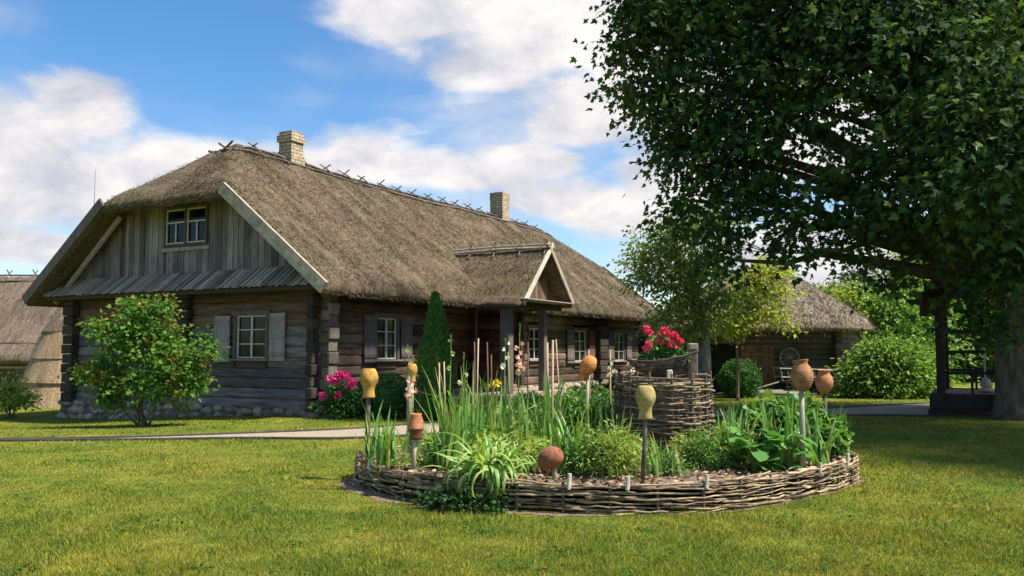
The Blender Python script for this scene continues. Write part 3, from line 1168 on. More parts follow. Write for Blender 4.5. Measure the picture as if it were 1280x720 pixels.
barge(-1, S0 - .03, M['barge'], .27).build('barge_board', M['barge'], house)
barge(1, S0 - .03, M['barge'], .24).build('barge_board', M['shutter'], house)
barge(1, S1 + .03, M['barge'], .24).build('barge_board', M['barge'], house)
barge(-1, S1 + .03, M['barge'], .24).build('barge_board', M['barge'], house)
for side in (1, -1):
    mb = MB()
    tA = HW + .35 if side > 0 else -.35
    tH = HW / 2 + side * 2.25
    mb.tube([(-.3, tA, EZ - .22), (-.3, tH, HZ_ - .33)], .075, 8)
    mb.build('rafter', M['shutter_grey' if side > 0 else 'pole'], house)

# gable boarding
def openings_cut(z0, z1, a0, a1, ops):
    """vertical spans left free of openings for a strip a0..a1"""
    spans = [(z0, z1)]
    for (o0, o1, p0, p1) in ops:
        if a1 > o0 and a0 < o1:
            ns = []
            for (x, y) in spans:
                if p1 <= x or p0 >= y:
                    ns.append((x, y))
                else:
                    if p0 > x:
                        ns.append((x, p0))
                    if p1 < y:
                        ns.append((p1, y))
            spans = ns
    return spans


ATT = (3.78, 5.45, 4.30, 5.34)
for (sx, sgn, ops) in ((0.0, -1, [ATT]), (HL, 1, [])):
    mb = MB()
    t = -.30
    while t < HW + .3:
        w = random.uniform(.16, .25)
        edges = [t, t + w]
        for o in ops:   # break boards at the opening edge
            for c in (o[0], o[1]):
                if t + .01 < c < t + w - .01:
                    w = c - t
        tm = t + w / 2
        ztop = min(RZ - SLP * abs(tm - HW / 2) - .30, 5.95)
        zb = 3.18
        if ztop > zb + .05:
            for (z0, z1) in openings_cut(zb, ztop, t + .01, t + w - .01, ops):
                p = random.uniform(0, .022)
                x0 = sx + sgn * (.012 + p)
                mb.bbox(min(x0, x0 - sgn * .04), max(x0, x0 - sgn * .04), t + .005, t + w - .005, z0 - random.uniform(0, .02), z1, .008)
        t += w
    mb.build('gable_boards', M['plank'], house)
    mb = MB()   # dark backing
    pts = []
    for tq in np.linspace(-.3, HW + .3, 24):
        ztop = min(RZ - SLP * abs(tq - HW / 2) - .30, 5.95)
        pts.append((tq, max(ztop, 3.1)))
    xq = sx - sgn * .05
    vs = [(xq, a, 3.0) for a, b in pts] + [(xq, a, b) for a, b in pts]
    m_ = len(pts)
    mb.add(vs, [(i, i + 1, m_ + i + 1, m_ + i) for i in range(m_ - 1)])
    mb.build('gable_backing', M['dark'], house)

# boarded pent roof across the gable
for (sx, sgn) in ((0.0, -1), (HL, 1)):
    mb = MB()
    t = -.36
    A0, A1 = Vector((sx + sgn * .03, 0, 3.56)), Vector((sx + sgn * .68, 0, 3.06))
    d = (A1 - A0)
    L = d.length
    d.normalize()
    nn = Vector((-d.z * 1, 0, d.x)) if sgn > 0 else Vector((d.z, 0, -d.x))
    if nn.z < 0:
        nn = -nn
    k = 0
    while t < HW + .30:
        w = random.uniform(.075, .10)
        lift = .016 if k % 2 else 0.0
        ext = random.uniform(-.02, .03)
        # trim the ends under the sloping roof edge
        top_cut = 0.0
        tm = t + w / 2
        zmax = RZ - SLP * abs(tm - HW / 2) - .34
        if zmax < A0.z:
            top_cut = (A0.z - zmax) / max(A0.z - A1.z, .01) * L
        if top_cut < L * .9:
            vs = []
            for q in (top_cut, L + ext):
                for b in (t - (.008 if k % 2 else -.004), t + w + (.008 if k % 2 else -.004)):
                    for e in (0, .014):
                        p = A0 + d * q + nn * (lift + e)
                        vs.append((p.x, b, p.z))
            mb.add(vs, [(0, 1, 3, 2), (4, 6, 7, 5), (0, 4, 5, 1), (2, 3, 7, 6), (0, 2, 6, 4), (1, 5, 7, 3)])
        t += w
        k += 1
    mb.build('pent_roof', M['apron'], house)
    mb = MB()
    x0, x1 = sorted((sx + sgn * .52, sx + sgn * .62))
    mb.bbox(x0, x1, -.34, HW + .3, 2.95, 3.07)
    x0, x1 = sorted((sx + sgn * .02, sx + sgn * .5))
    for tq in np.arange(.4, HW, 1.4):
        mb.bbox(x0, x1, tq - .06, tq + .06, 2.97, 3.05)
    mb.build('pent_beam', M['logend_dark'], house)


# log walls -------------------------------------------------
def log_row(mb, axis, a0, a1, zc, hh, depth, front, sgn):
    """one squared log, slightly barrel shaped; axis 'x' or 'y'; outer face at front, body goes sgn inwards"""
    prof = [(0.012, -hh), (-.012, -hh * .72), (-.02, -hh * .3), (-.02, hh * .3), (-.010, hh * .72), (.014, hh), (depth, hh), (depth, -hh)]
    m = max(2, int((a1 - a0) / .8) + 1)
    vs = []
    off = random.uniform(-.014, .014)
    for i in range(m):
        a = a0 + (a1 - a0) * i / (m - 1)
        jz = random.uniform(-.006, .006)
        for (p, z) in prof:
            q = front + sgn * (p + off + (random.uniform(-.004, .004) if p < .1 else 0))
            vs.append((a, q, zc + z + jz) if axis == 'x' else (q, a, zc + z + jz))
    n = len(prof)
    fs = [tuple(range(n)), tuple((m - 1) * n + k for k in range(n - 1, -1, -1))]
    for i in range(m - 1):
        for k in range(n):
            k2 = (k + 1) % n
            fs.append((i * n + k2, i * n + k, (i + 1) * n + k, (i + 1) * n + k2))
    mb.add(vs, fs)


def log_wall(axis, a0, a1, z0, z1, front, sgn, ops, lh=.25, depth=.16, ext=0.0):
    mb = MB()
    rows = max(1, round((z1 - z0) / lh))
    hgt_ = (z1 - z0) / rows
    for r in range(rows):
        zc = z0 + hgt_ * (r + .5)
        spans = openings_cut(a0 - (ext if r % 2 else 0), a1 + (ext if r % 2 else 0), zc - .06, zc + .06,
                             [(o[2], o[3], o[0], o[1]) for o in ops])
        for (p, q) in spans:
            if q - p > .05:
                log_row(mb, axis, p, q, zc, hgt_ * .485, depth, front, sgn)
    return mb


GW = (1.62, 2.76, 1.30, 2.46)           # gable window opening t0,t1,z0,z1
Z0, Z1 = .36, 3.05
log_wall('y', 0, HW, .12, 2.15, 0.0, 1, [GW], .27).build('wall', M['log_gable'], house)
log_wall('y', 0, HW, 2.15, 3.05, 0.0, 1, [GW], .28).build('wall', M['log_top'], house)
LW1 = (2.1, 3.0, 1.28, 2.42)
LW2 = (10.62, 11.5, 1.15, 2.35)
LW3 = (14.3, 15.6, 1.05, 2.32)
LW4 = (18.4, 19.75, 1.03, 2.30)
REC = (4.55, 9.75)                      # recessed gallery behind the porch
log_wall('x', 0, REC[0], Z0, Z1, 0.0, 1, [LW1], .27).build('wall', M['log_brown'], house)
log_wall('x', REC[1], HL, Z0, Z1, 0.0, 1, [LW2, LW3, LW4], .27).build('wall', M['log_brown'], house)
log_wall('x', REC[0], REC[1], Z0, Z1, 1.9, 1, [(6.6, 7.8, .3, 2.35)], .27).build('wall', M['log_brown'], house)
log_wall('x', 0, HL, .1, Z1, HW, -1, [], .27).build('wall', M['log_brown'], house)
log_wall('y', 0, HW, .1, Z1, HL, -1, [], .27).build('wall', M['log_gable'], house)
for sx, sg in ((REC[0], -1), (REC[1], 1)):
    log_wall('y', .165, 2.05, Z0, Z1, sx, sg, [], .27).build('wall', M['log_brown'], house)
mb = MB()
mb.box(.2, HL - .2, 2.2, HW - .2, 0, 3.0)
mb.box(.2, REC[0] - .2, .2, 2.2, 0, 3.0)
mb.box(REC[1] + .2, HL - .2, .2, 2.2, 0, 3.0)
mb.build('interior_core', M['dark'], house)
mb = MB()
mb.bbox(REC[0], REC[1], -.05, 1.9, .30, .42)
mb.build('gallery_floor', M['deck'], house)
# door inside the gallery
mb = MB()
for k in range(5):
    mb.bbox(6.62 + k * .235, 6.62 + (k + 1) * .235 - .006, 1.92, 1.98, .42, 2.33, .006)
dr = mb.build('door', M['rail'], house)
mb = MB()
mb.tube([(7.6, 1.9, 1.3), (7.6, 1.86, 1.3), (7.6, 1.86, 1.45), (7.6, 1.9, 1.45)], .012, 6)
mb.build('handle', M['steel'], dr)


# notched log ends
def log_ends(cx0, cx1, cy0, cy1, z0, z1, mat, name='log_ends', h=.27, alt=0.03):
    mb = MB()
    z = z0
    k = 0
    while z < z1 - .05:
        j = random.uniform(-alt, alt)
        q = alt if k % 2 else 0
        mb.bbox(cx0 - q, cx1, cy0 - q + j * .5, cy1 + j * .3, z + .006, min(z + h, z1) - .006, .02)
        z += h
        k += 1
    return mb.build(name, mat, house)


log_ends(-.26, -.024, .012, .20, .16, 3.0, M['logend_dark'])
log_ends(.012, .20, -.27, -.024, .36, 3.0, M['logend'])
log_ends(-.05, .26, -.34, -.275, .36, 3.02, M['logend'], h=.29)
log_ends(-.24, -.024, HW - .34, HW + .08, .1, 3.0, M['logend_dark'])
log_ends(.02, .22, HW + .024, HW + .26, .1, 3.0, M['logend_dark'])
log_ends(-.20, -.024, 4.28, 4.70, 1.0, 3.0, M['logend_dark'])
log_ends(16.35, 17.15, -.30, -.024, .36, 3.0, M['logend_dark'])
log_ends(HL - .30, HL + .25, -.32, -.024, .36, 3.0, M['logend_dark'])
log_ends(REC[0] - .2, REC[0] + .02, -.2, -.024, .36, 3.0, M['logend_dark'])
log_ends(REC[1] - .02, REC[1] + .2, -.2, -.024, .36, 3.0, M['logend_dark'])
# wall plate beams under the eaves
mb = MB()
mb.bbox(-.55, HL + .4, -.14, .06, 2.93, 3.10, .02)
mb.bbox(-.55, HL + .4, HW - .06, HW + .14, 2.93, 3.10, .02)
for s in np.arange(.3, HL, 1.1):
    mb.bbox(s - .06, s + .06, -OH + .12, -.05, 2.97, 3.06, .01)
mb.build('wall_plate', M['logend_dark'], house)

# stone plinth
rs = random.Random(9)
mb = MB()
for (k, a0, a1, fixed, ax_) in ((0, -.1, HW + .1, -.05, 'y'), (1, -.1, HL, -.05, 'x')):
    a = a0
    while a < a1:
        w = rs.uniform(.22, .5)
        for (zc, hh) in ((-.30, .17), (-.10, .15), (.07 if k == 0 else .18, .13)):
            q = w * rs.uniform(.8, 1.05) / 2
            c = a + w / 2 + rs.uniform(-.1, .1)
            f = fixed - rs.uniform(.02, .12)
            zz_ = zc + rs.uniform(-.04, .04)
            if k == 0:
                mb.rock((f + .05, c, zz_), (.13, q * 1.15, hh * rs.uniform(.6, 1.0)), rs.random() * 50)
            else:
                mb.rock((c, f, zz_), (q, .16, hh * rs.uniform(.75, 1.05)), rs.random() * 50)
        a += w
pl = mb.build('plinth', M['stone'], house, True)
mb = MB()
mb.box(-.105, HL, -.105, HW + .08, -.6, .12)
mb.box(.3, HL, -.065, .3, .1, .35)
mb.build('plinth_mortar', M['mortar'], pl)


# windows ----------------------------------------------------
def window(where, c, z0, z1, w, rows=3, cols=2, casing=.11, sill=True, front=0.0, sash_w=.036, arrangement=None):
    """casing mesh with sash, pane and sill under it; local x right, y into the wall, z up"""
    h = z1 - z0
    mb = MB()
    ca = casing
    mb.bbox(-w / 2 - ca, -w / 2, -.055, .09, -.10, h + ca, .008)
    mb.bbox(w / 2, w / 2 + ca, -.055, .09, -.10, h + ca, .008)
    mb.bbox(-w / 2 - ca - .06, w / 2 + ca + .06, -.065, .09, h + .003, h + ca + .02, .008)
    mb.bbox(-w / 2, w / 2, -.045, .09, -.24 if sill else -.09, -.003, .008)
    o = mb.build('window', M['casing'], house)
    mb = MB()
    b = sash_w
    mb.bbox(-w / 2, -w / 2 + b, -.012, .03, 0, h, .004)
    mb.bbox(w / 2 - b, w / 2, -.012, .03, 0, h, .004)
    mb.bbox(-w / 2 + b, w / 2 - b, -.010, .03, 0, b, .004)
    mb.bbox(-w / 2 + b, w / 2 - b, -.010, .03, h - b, h, .004)
    if arrangement == 'attic':
        zc = h * .62
        mb.bbox(-w / 2 + b, w / 2 - b, -.008, .028, zc - b / 2, zc + b / 2, .004)
        mb.bbox(-b / 2, b / 2, -.006, .026, b, zc - b / 2, .004)
    else:
        mb.bbox(-b * .7, b * .7, -.014, .028, b, h - b, .004)
        for r in range(1, rows):
            zc = h * r / rows
            mb.bbox(-w / 2 + b, -b * .7, -.006, .026, zc - b * .35, zc + b * .35, .003)
            mb.bbox(b * .7, w / 2 - b, -.006, .026, zc - b * .35, zc + b * .35, .003)
    mb.build('sash', M['white'], o)
    mb = MB()
    mb.box(-w / 2 + .01, w / 2 - .01, .034, .05, .01, h - .01)
    mb.build('pane', M['glass'], o)
    if sill:
        mb = MB()
        mb.bbox(-w / 2 - ca - .03, w / 2 + ca + .03, -.13, -.067, -.06, -.015, .01)
        mb.build('sill', M['sill'], o)
    if where == 'gable':
        o.location = (front, c, z0)
        o.rotation_euler = (0, 0, -math.pi / 2)
    else:
        o.location = (c, front, z0)
    return o


def shutter(where, c, z0, z1, w, mat, swing=0.0):
    mb = MB()
    k = 3
    for i in range(k):
        mb.bbox(-w / 2 + w * i / k, -w / 2 + w * (i + 1) / k - .004, -.03, .0, 0, z1 - z0, .004)
    for zc in (.16, (z1 - z0) * .5, z1 - z0 - .16):
        mb.bbox(-w / 2 + .01, w / 2 - .01, -.052, -.031, zc - .045, zc + .045, .004)
    o = mb.build('shutter', mat, house)
    if where == 'gable':
        o.location = (-.07, c, z0)
        o.rotation_euler = (0, 0, -math.pi / 2 + swing)
    else:
        o.location = (c, -.07, z0)
        o.rotation_euler = (0, 0, swing)
    return o


window('gable', 2.19, 1.36, 2.42, .98)
shutter('gable', 3.13, 1.27, 2.42, .54, M['shutter_grey'])
shutter('gable', 1.27, 1.30, 2.46, .50, M['shutter_grey'])
window('gable', 4.99, 4.36, 5.28, .74, arrangement='attic', casing=.045, sill=False, front=-.03)
window('gable', 4.20, 4.36, 5.28, .72, arrangement='attic', casing=.045, sill=False, front=-.03)
mb = MB()
mb.bbox(-.075, -.036, 3.7, 5.5, 4.16, 4.26, .006)
mb.build('attic_sill', M['shutter_grey'], house)
window('long', 2.56, 1.32, 2.40, .84)
shutter('long', 1.80, 1.25, 2.44, .50, M['shutter'])
shutter('long', 3.36, 1.25, 2.40, .50, M['shutter'])
window('long', 11.06, 1.22, 2.30, .82)
window('long', 14.95, 1.10, 2.28, 1.10)
shutter('long', 13.95, 1.05, 2.32, .60, M['shutter'])
shutter('long', 15.98, 1.05, 2.32, .60, M['rail'])
window('long', 19.08, 1.08, 2.26, 1.15)
shutter('long', 18.0, 1.03, 2.30, .60, M['shutter'])
shutter('long', 20.15, 1.03, 2.30, .62, M['shutter'])

# porch: dormer roof running out from the main slope
PT, PS0, PS1, PSC, PZ, PE = -2.3, 6.0, 9.1, 7.62, 4.68, 3.10
PSL = (PZ - PE) / (PSC - PS0)


def porch_z(x, y):
    z = PZ - PSL * np.abs(x - PSC)
    z = np.where(x < PS0 - .0, PE + .16 * 0 - (PS0 - x) * .18, z)
    return z - .03 * np.exp(-((x - PSC) / .12) ** 2)


mb = None
xs = np.linspace(PS0 - .45, PS1 + .12, 46)
ys = np.linspace(PT, 1.25, 40)
pr = heightfield_roof('porch_roof', porch_z, xs, ys, .24, M['thatch'], house, .03, 9)
n = 5000
sx_ = rng.uniform(PS0 - .3, PS1, n)
ty_ = rng.uniform(PT, .8, n)
zc_ = porch_z(sx_, ty_)
sg_ = np.sign(sx_ - PSC)
D = np.stack([sg_ * 1.0, rng.normal(0, .25, n), -PSL * np.ones(n) + rng.uniform(0, .35, n)], 1) + rng.normal(0, .15, (n, 3))
straws('thatch_straw', np.stack([sx_, ty_, zc_ + rng.uniform(0, .04, n)], 1), D, .2, .007, M['straw'], pr)
for sgn in (-1, 1):      # porch barge boards
    mb = MB()
    xe = PS0 - .12 if sgn < 0 else PS1 + .10
    A = Vector((xe, PT - .05, PZ - PSL * abs(xe - PSC) - .02))
    B = Vector((PSC - sgn * .02, PT - .05, PZ + .03))
    d = (B - A).normalized()
    nn = Vector((-d.z, 0, d.x)) if d.x > 0 else Vector((d.z, 0, -d.x))
    vs = []
    for y in (PT - .06 - (.004 if sgn > 0 else 0), PT - .015 - (.004 if sgn > 0 else 0)):
        for p in (A - d * .08, B + d * .14):
            for q in (-.12, .02):
                v = p + nn * q
                vs.append((v.x, y, v.z))
    mb.add(vs, [(0, 1, 3, 2), (4, 6, 7, 5), (0, 4, 5, 1), (2, 3, 7, 6), (0, 2, 6, 4), (1, 5, 7, 3)])
    mb.build('porch_barge_board', M['barge_pale'] if sgn < 0 else M['barge'], house)
mb = MB()      # boarding in the porch gable
t = PS0 + .25
while t < PS1 - .2:
    w = .17
    zt = PZ - PSL * abs(t + w / 2 - PSC) - .26
    if zt > 3.15:
        mb.bbox(t, t + w - .006, PT + .40, PT + .44, 3.05, zt, .006)
    t += w
mb.build('porch_gable_boards', M['log_top'], house)
mb = MB()
mb.bbox(PS0 - .2, PS1 - .3, PT - .20, PT + .42, 2.985, 3.02, .01)
mb.build('porch_pent_board', M['shutter_grey'], house)
for s, w, mt in ((6.0, .30, 'post'), (8.25, .22, 'post')):
    mb = MB()
    mb.bbox(s - w / 2, s + w / 2, -1.85, -1.85 + w, .28, 2.95, .02)
    mb.build('porch_post', M[mt], house)
mb = MB()
mb.bbox(5.75, 9.3, -1.93, -1.74, 2.80, 2.96, .02)
mb.bbox(5.86, 6.02, -1.72, .0, 2.81, 2.95, .02)
mb.bbox(9.05, 9.2, -1.72, .0, 2.81, 2.95, .02)
mb.build('porch_beam', M['logend_dark'], house)
mb = MB()
mb.bbox(5.6, 9.4, -2.0, -.06, -.05, .30, .02)
mb.bbox(6.4, 8.2, -2.45, -2.02, -.05, .16, .02)
mb.build('porch_floor', M['stone'], house)
# gallery railing between house corner and porch
mb = MB()
mb.bbox(REC[0] + .1, 5.9, -.08, -.01, 1.14, 1.20, .01)
mb.bbox(REC[0] + .1, 5.9, -.075, -.015, .56, .61, .01)
for k in range(9):
    s = REC[0] + .2 + k * .145
    mb.bbox(s - .03, s + .03, -.06, -.03, .62, 1.135, .006)
mb.build('gallery_railing', M['rail'], house)
for a0, a1 in ((7.0, 7.08), (8.6, 8.74)):
    mb = MB()
    mb.bbox(a0, a1, -.08, -.01, .42, 2.9, .01)
    mb.build('gallery_post', M['rail'], house)
# porch ridge poles and sticks
mb = MB()
for dx, dz in ((-.13, -.06), (.13, -.06), (-.07, .04)):
    mb.tube([(PSC + dx, PT - .1, PZ + dz + .03), (PSC + dx * 1.1, -.6, PZ + dz + .06), (PSC + dx, 1.15, PZ + dz + .02)], .035, 6)
mb.build('porch_ridge_pole', M['pole_pale'], house)
for y in (PT + .08, -1.35, -.45, .45):
    mb = MB()
    for sgn in (-1, 1):
        mb.tube([(PSC + sgn * .32, y + sgn * .03, PZ - .26), (PSC - sgn * .14, y - sgn * .02, PZ + .24)], [.03, .022], 6)
    mb.build('porch_ridge_stick', M['pole'], house)

# ------------------------------------------------------------------ SHED
shed = thing('thatched_shed', 'low log shed with rounded thatched roof and open dark doorway', 'shed')
SH = [(6.4, 30.0), (11.6, 30.3), (13.0, 31.7), (13.0, 34.8), (11.6, 36.2), (7.4, 36.2), (6.0, 34.8), (6.0, 31.0)]


def seg_logs(a, b, z0, z1, lh, mat, name, ops=(), depth=.16):
    a, b = Vector((*a, 0)), Vector((*b, 0))
    L = (b - a).length
    mb = log_wall('x', 0, L, z0, z1, 0, 1, ops, lh, depth)
    ang = math.atan2(b.y - a.y, b.x - a.x)
    o = mb.build(name, mat, shed)
    o.location = a
    o.rotation_euler = (0, 0, ang)
    return o


for i in range(8):
    a, b = SH[i], SH[(i + 1) % 8]
    ops = [(.55, 1.62, -1, 1.62)] if i == 0 else []
    seg_logs(a, b, .05, 2.35, .2, M['shed_log'], 'wall', ops)
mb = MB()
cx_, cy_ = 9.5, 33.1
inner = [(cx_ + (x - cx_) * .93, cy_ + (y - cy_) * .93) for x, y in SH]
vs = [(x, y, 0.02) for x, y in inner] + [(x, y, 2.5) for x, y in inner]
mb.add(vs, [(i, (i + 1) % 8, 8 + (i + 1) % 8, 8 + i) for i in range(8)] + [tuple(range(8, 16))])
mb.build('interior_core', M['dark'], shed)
mb = MB()
for x, y in ((11.6, 30.3), (13.0, 31.7)):
    mb = MB()
    for k in range(10):
        mb.bbox(x - .13, x + .13, y - .20, y + .02, .06 + k * .22, .06 + k * .22 + .205, .02)
    mb.build('log_ends', M['shed_log'], shed)
mb = MB()   # open door leaf beside the doorway
for k in range(6):
    mb.bbox(k * .20, k * .20 + .194, -.05, 0, .08, 1.72, .006)
for zc in (.4, 1.4):
    mb.bbox(.02, 1.18, -.085, -.052, zc - .06, zc + .06, .006)
dl = mb.build('door', M['door'], shed)
dl.location = (8.06, 30.03, 0)
dl.rotation_euler = (0, 0, .05)
out = [(cx_ + (x - cx_) * 1.0 + (.06 if x > cx_ else -.62) * (1 if abs(x - cx_) > 2.2 else 1), cy_ + (y - cy_) + (.75 if y > cy_ else -.75)) for x, y in SH]
hip_roof('roof', out, ((8.8, 33.1), (10.7, 33.1)), 2.50, 4.62, .30, M['shed_thatch'], shed, 16, .92, 4)
def straw_cover(o, n, L_, w):
    me = o.data
    nv = len(me.polygons)
    area = np.empty(nv)
    me.polygons.foreach_get('area', area)
    cen = np.empty(nv * 3)
    me.polygons.foreach_get('center', cen)
    nor = np.empty(nv * 3)
    me.polygons.foreach_get('normal', nor)
    cen, nor = cen.reshape(-1, 3), nor.reshape(-1, 3)
    area = area * (nor[:, 2] > .2)
    pk = rng.choice(nv, n, p=area / area.sum())
    rad = np.sqrt(area[pk])[:, None]
    nn = nor[pk]
    P = cen[pk] + np.cross(rng.normal(0, .6, (n, 3)), nn) * rad
    D = np.stack([nn[:, 0] * nn[:, 2], nn[:, 1] * nn[:, 2], nn[:, 2] ** 2 - 1], 1)
    D = unit(D) + rng.normal(0, .45, (n, 3)) + nn * .2
    return straws('thatch_straw', P + nn * rng.uniform(-.01, .04, (n, 1)), D, L_, w, M['straw'], o)


straw_cover([c for c in shed.children if c.name.startswith('roof')][0], 26000, .16, .010)
mb = MB()
for k in range(3):
    mb.tube([(8.6, 33.1 + (k - 1) * .15, 4.60), (10.8, 33.1 + (k - 1) * .15, 4.60)], .05, 6)
mb.build('ridge_pole', M['pole'], shed)

# wagon wheel on the shed wall
whl = thing('wagon_wheel', 'pale spoked wagon wheel hung on the shed wall', 'wheel', at(987, 447, 30.02))
mb = MB()
R = .33
for k in range(32):
    a0, a1 = 2 * math.pi * k / 32, 2 * math.pi * (k + 1) / 32
    mb.tube([(R * math.cos(a0), 0, R * math.sin(a0)), (R * math.cos(a1), 0, R * math.sin(a1))], .028, 5, False)
mb.build('rim', M['cart'], whl)
mb = MB()
for k in range(12):
    a = 2 * math.pi * k / 12
    mb.tube([(.05 * math.cos(a), 0, .05 * math.sin(a)), (R * math.cos(a), 0, R * math.sin(a))], .013, 5)
mb.build('spokes', M['cart'], whl)
mb = MB()
mb.lathe([(.0, -.08), (.05, -.08), (.065, 0), (.05, .08), (.0, .08)], Matrix.Rotation(math.pi / 2, 4, 'X'), 12)
mb.build('hub', M['cart'], whl)

# hand cart under the wheel
ct = thing('hand_cart', 'old wooden cart with pale slatted rails standing against the shed', 'cart', G(1008, 493.5), .05)
mb = MB()
mb.bbox(-.95, .9, -.35, .35, .42, .50, .01)
mb.build('bed', M['logend_dark'], ct)
for y in (-.36, .36):
    mb = MB()
    mb.tube([(-1.05, y, .92), (.95, y, .86)], .03, 6)
    mb.tube([(-1.0, y, .62), (.95, y, .60)], .025, 6)
    for k in range(9):
        x = -.95 + k * .23
        mb.tube([(x, y, .48), (x - .06, y, .90)], .016, 5)
    mb.build('rail', M['cart'], ct)
for x in (-.6, .6):
    for y in (-.45, .45):
        mb = MB()
        for k in range(20):
            a0, a1 = 2 * math.pi * k / 20, 2 * math.pi * (k + 1) / 20
            mb.tube([(x + .27 * math.cos(a0), y, .29 + .27 * math.sin(a0)), (x + .27 * math.cos(a1), y, .29 + .27 * math.sin(a1))], .025, 5, False)
        for k in range(8):
            a = 2 * math.pi * k / 8
            mb.tube([(x, y, .29), (x + .27 * math.cos(a), y, .29 + .27 * math.sin(a))], .013, 4)
        mb.build('wheel', M['logend_dark'], ct)
mb = MB()
mb.tube([(-.9, 0, .46), (-2.2, -.1, .10)], .03, 6)
mb.build('shaft', M['cart'], ct)
# poles lying by the shed
lp = thing('pole_stack', 'dry peeled poles lying on the grass before the shed wall', 'poles', G(950, 495))
for k in range(4):
    mb = MB()
    mb.tube([(-1.6 + k * .15, -.2 + k * .13, .06), (.2, -.2 + k * .12, .10 + .02 * k), (1.9 - k * .2, -.1 + k * .16, .07 + .03 * k)], [.05, .045, .035], 6)
    mb.build('pole', M['cart' if k % 2 else 'logend'], lp)

# ------------------------------------------------------------------ LEFT BUILDING, CELLAR, ROD
barn = thing('thatched_barn', 'broad thatched barn with low eaves beyond the left end of the farmhouse', 'barn', (-23.5, 42, -.3), -.02)


def barn_z(x, y):
    return 5.55 - .98 * np.abs(y) - .02 * x * 0


rf = heightfield_roof('roof', barn_z, np.linspace(-9, 7, 60), np.linspace(-4.1, 4.1, 50), .34, M['thatch_old'], barn, .05, 3)
n = 9000
sx_ = rng.uniform(-9, 7, n)
ty_ = rng.uniform(-4.1, 4.1, n)
D = np.stack([rng.normal(0, .2, n), np.sign(ty_), -.9 * np.ones(n)], 1)
straws('thatch_straw', np.stack([sx_, ty_, barn_z(sx_, ty_) + .02], 1), D + rng.normal(0, .15, (n, 3)), .3, .012, M['straw'], rf)
mb = MB()
for k in range(3):
    mb.tube([(-9, (k - 1) * .35, 5.55 - abs(k - 1) * .30), (7, (k - 1) * .35, 5.52 - abs(k - 1) * .30)], .05, 6)
mb.build('ridge_pole', M['pole'], barn)
for x in np.arange(-8, 7, 1.3):
    mb = MB()
    for sgn in (-1, 1):
        mb.tube([(x + sgn * .05, sgn * .45, 5.2), (x - sgn * .05, -sgn * .15, 5.8)], .03, 5)
    mb.build('ridge_stick', M['pole'], barn)
for (ax_, a0, a1, fr_, sg) in (('x', -8.3, 6.3, -3.5, 1), ('x', -8.3, 6.3, 3.5, -1), ('y', -3.5, 3.5, 6.3, -1), ('y', -3.5, 3.5, -8.3, 1)):
    log_wall(ax_, a0, a1, -.4, 2.2, fr_, sg, [], .24).build('wall', M['log_brown'], barn)
for x in (-2.2, 1.2):
    mb = MB()
    mb.bbox(x - .9, x + .9, -3.6, -3.53, 1.0, 1.12)
    mb.build('wall_rail', M['cart'], barn)

cel = thing('conical_hut', 'tan straw-covered conical hut with dark cap beside the farmhouse corner', 'hut', (-15.35, 30.5, -.36))
prof = [(2.20, 0), (1.93, .78), (1.975, .80), (1.66, 1.60), (1.70, 1.62), (1.33, 2.55)]
for nm, pr_, mt in (('straw_cover', prof, 'hutstraw'), ('cap', [(1.36, 2.45), (1.36, 2.56), (1.08, 2.98), (.0, 3.06)], 'thatch')):
    if mt == 'hutstraw':
        M['hutstraw'] = m_thatch('hut_straw', (.17, .115, .065), (.36, .26, .155), (.50, .38, .24), stretch=(.8, .8, .3), moss_amt=.1)
    mb = MB()
    fine = []
    for (r0, z0_), (r1, z1_) in zip(pr_[:-1], pr_[1:]):
        for q in range(4):
            fine.append((r0 + (r1 - r0) * q / 4, z0_ + (z1_ - z0_) * q / 4))
    fine.append(pr_[-1])
    mb.lathe(fine, None, 40, True, .012)
    mb.build(nm, M[mt], cel)
p = at(118, 250, 40)
mb = MB()
p0 = Vector((p.x, p.y, hz(p.x, p.y)))
mb.tube([p0, (p0.x, p0.y, 5.5), (p0.x, p0.y, at(118, 213, 40).z)], [.06, .04, .012], 6)
tag(mb.build('lightning_rod', M['steel']), 'thin lightning rod rising behind the left edge of the farmhouse roof', 'pole')

# ------------------------------------------------------------------ PAVILION
PAV_ROT = math.radians(-29)
pav = thing('timber_pavilion', 'dark open timber pavilion with railings and reddish deck under the maple', 'pavilion', (10.2, 20.5, 0), PAV_ROT)
PX0, PX1, PY0, PY1, PH = 0.0, 2.9, 0.0, 3.2, .50
mb = MB()
for k in range(16):
    y = PY0 + k * (PY1 - PY0) / 16
    mb.bbox(PX0, PX1, y + .004, y + (PY1 - PY0) / 16 - .004, PH - .04, PH, .006)
mb.build('deck', M['deck'], pav)
mb = MB()
mb.bbox(PX0 - .12, PX1, PY0 - .16, PY0 - .005, .16, PH + .03, .03)
mb.bbox(PX0 - .16, PX0 - .005, PY0, PY1, .16, PH + .03, .03)
mb.bbox(PX0, PX1, PY1 + .005, PY1 + .16, .16, PH + .03, .03)
for x in (PX0 - .05, 1.4, PX1 - .2):
    for y in (PY0 - .02, PY1 - .1):
        mb.bbox(x - .14, x + .20, y - .12, y + .2, -.05, .158, .03)
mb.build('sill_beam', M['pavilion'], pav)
for i, (x, y, h_) in enumerate(((PX0 + .10, PY0 + .05, 4.9), (PX0 + 1.42, PY0 + .05, 3.2), (PX1 - .1, PY0 + .05, 3.2), (PX0 + .1, PY1 - .1, 3.2), (PX0 + 1.42, PY1 - .1, 3.2), (PX1 - .1, PY1 - .1, 3.2))):
    mb = MB()
    mb.bbox(x - .09, x + .09, y - .09, y + .09, PH + .002, h_, .015)
    mb.build('post', M['pavilion'], pav)
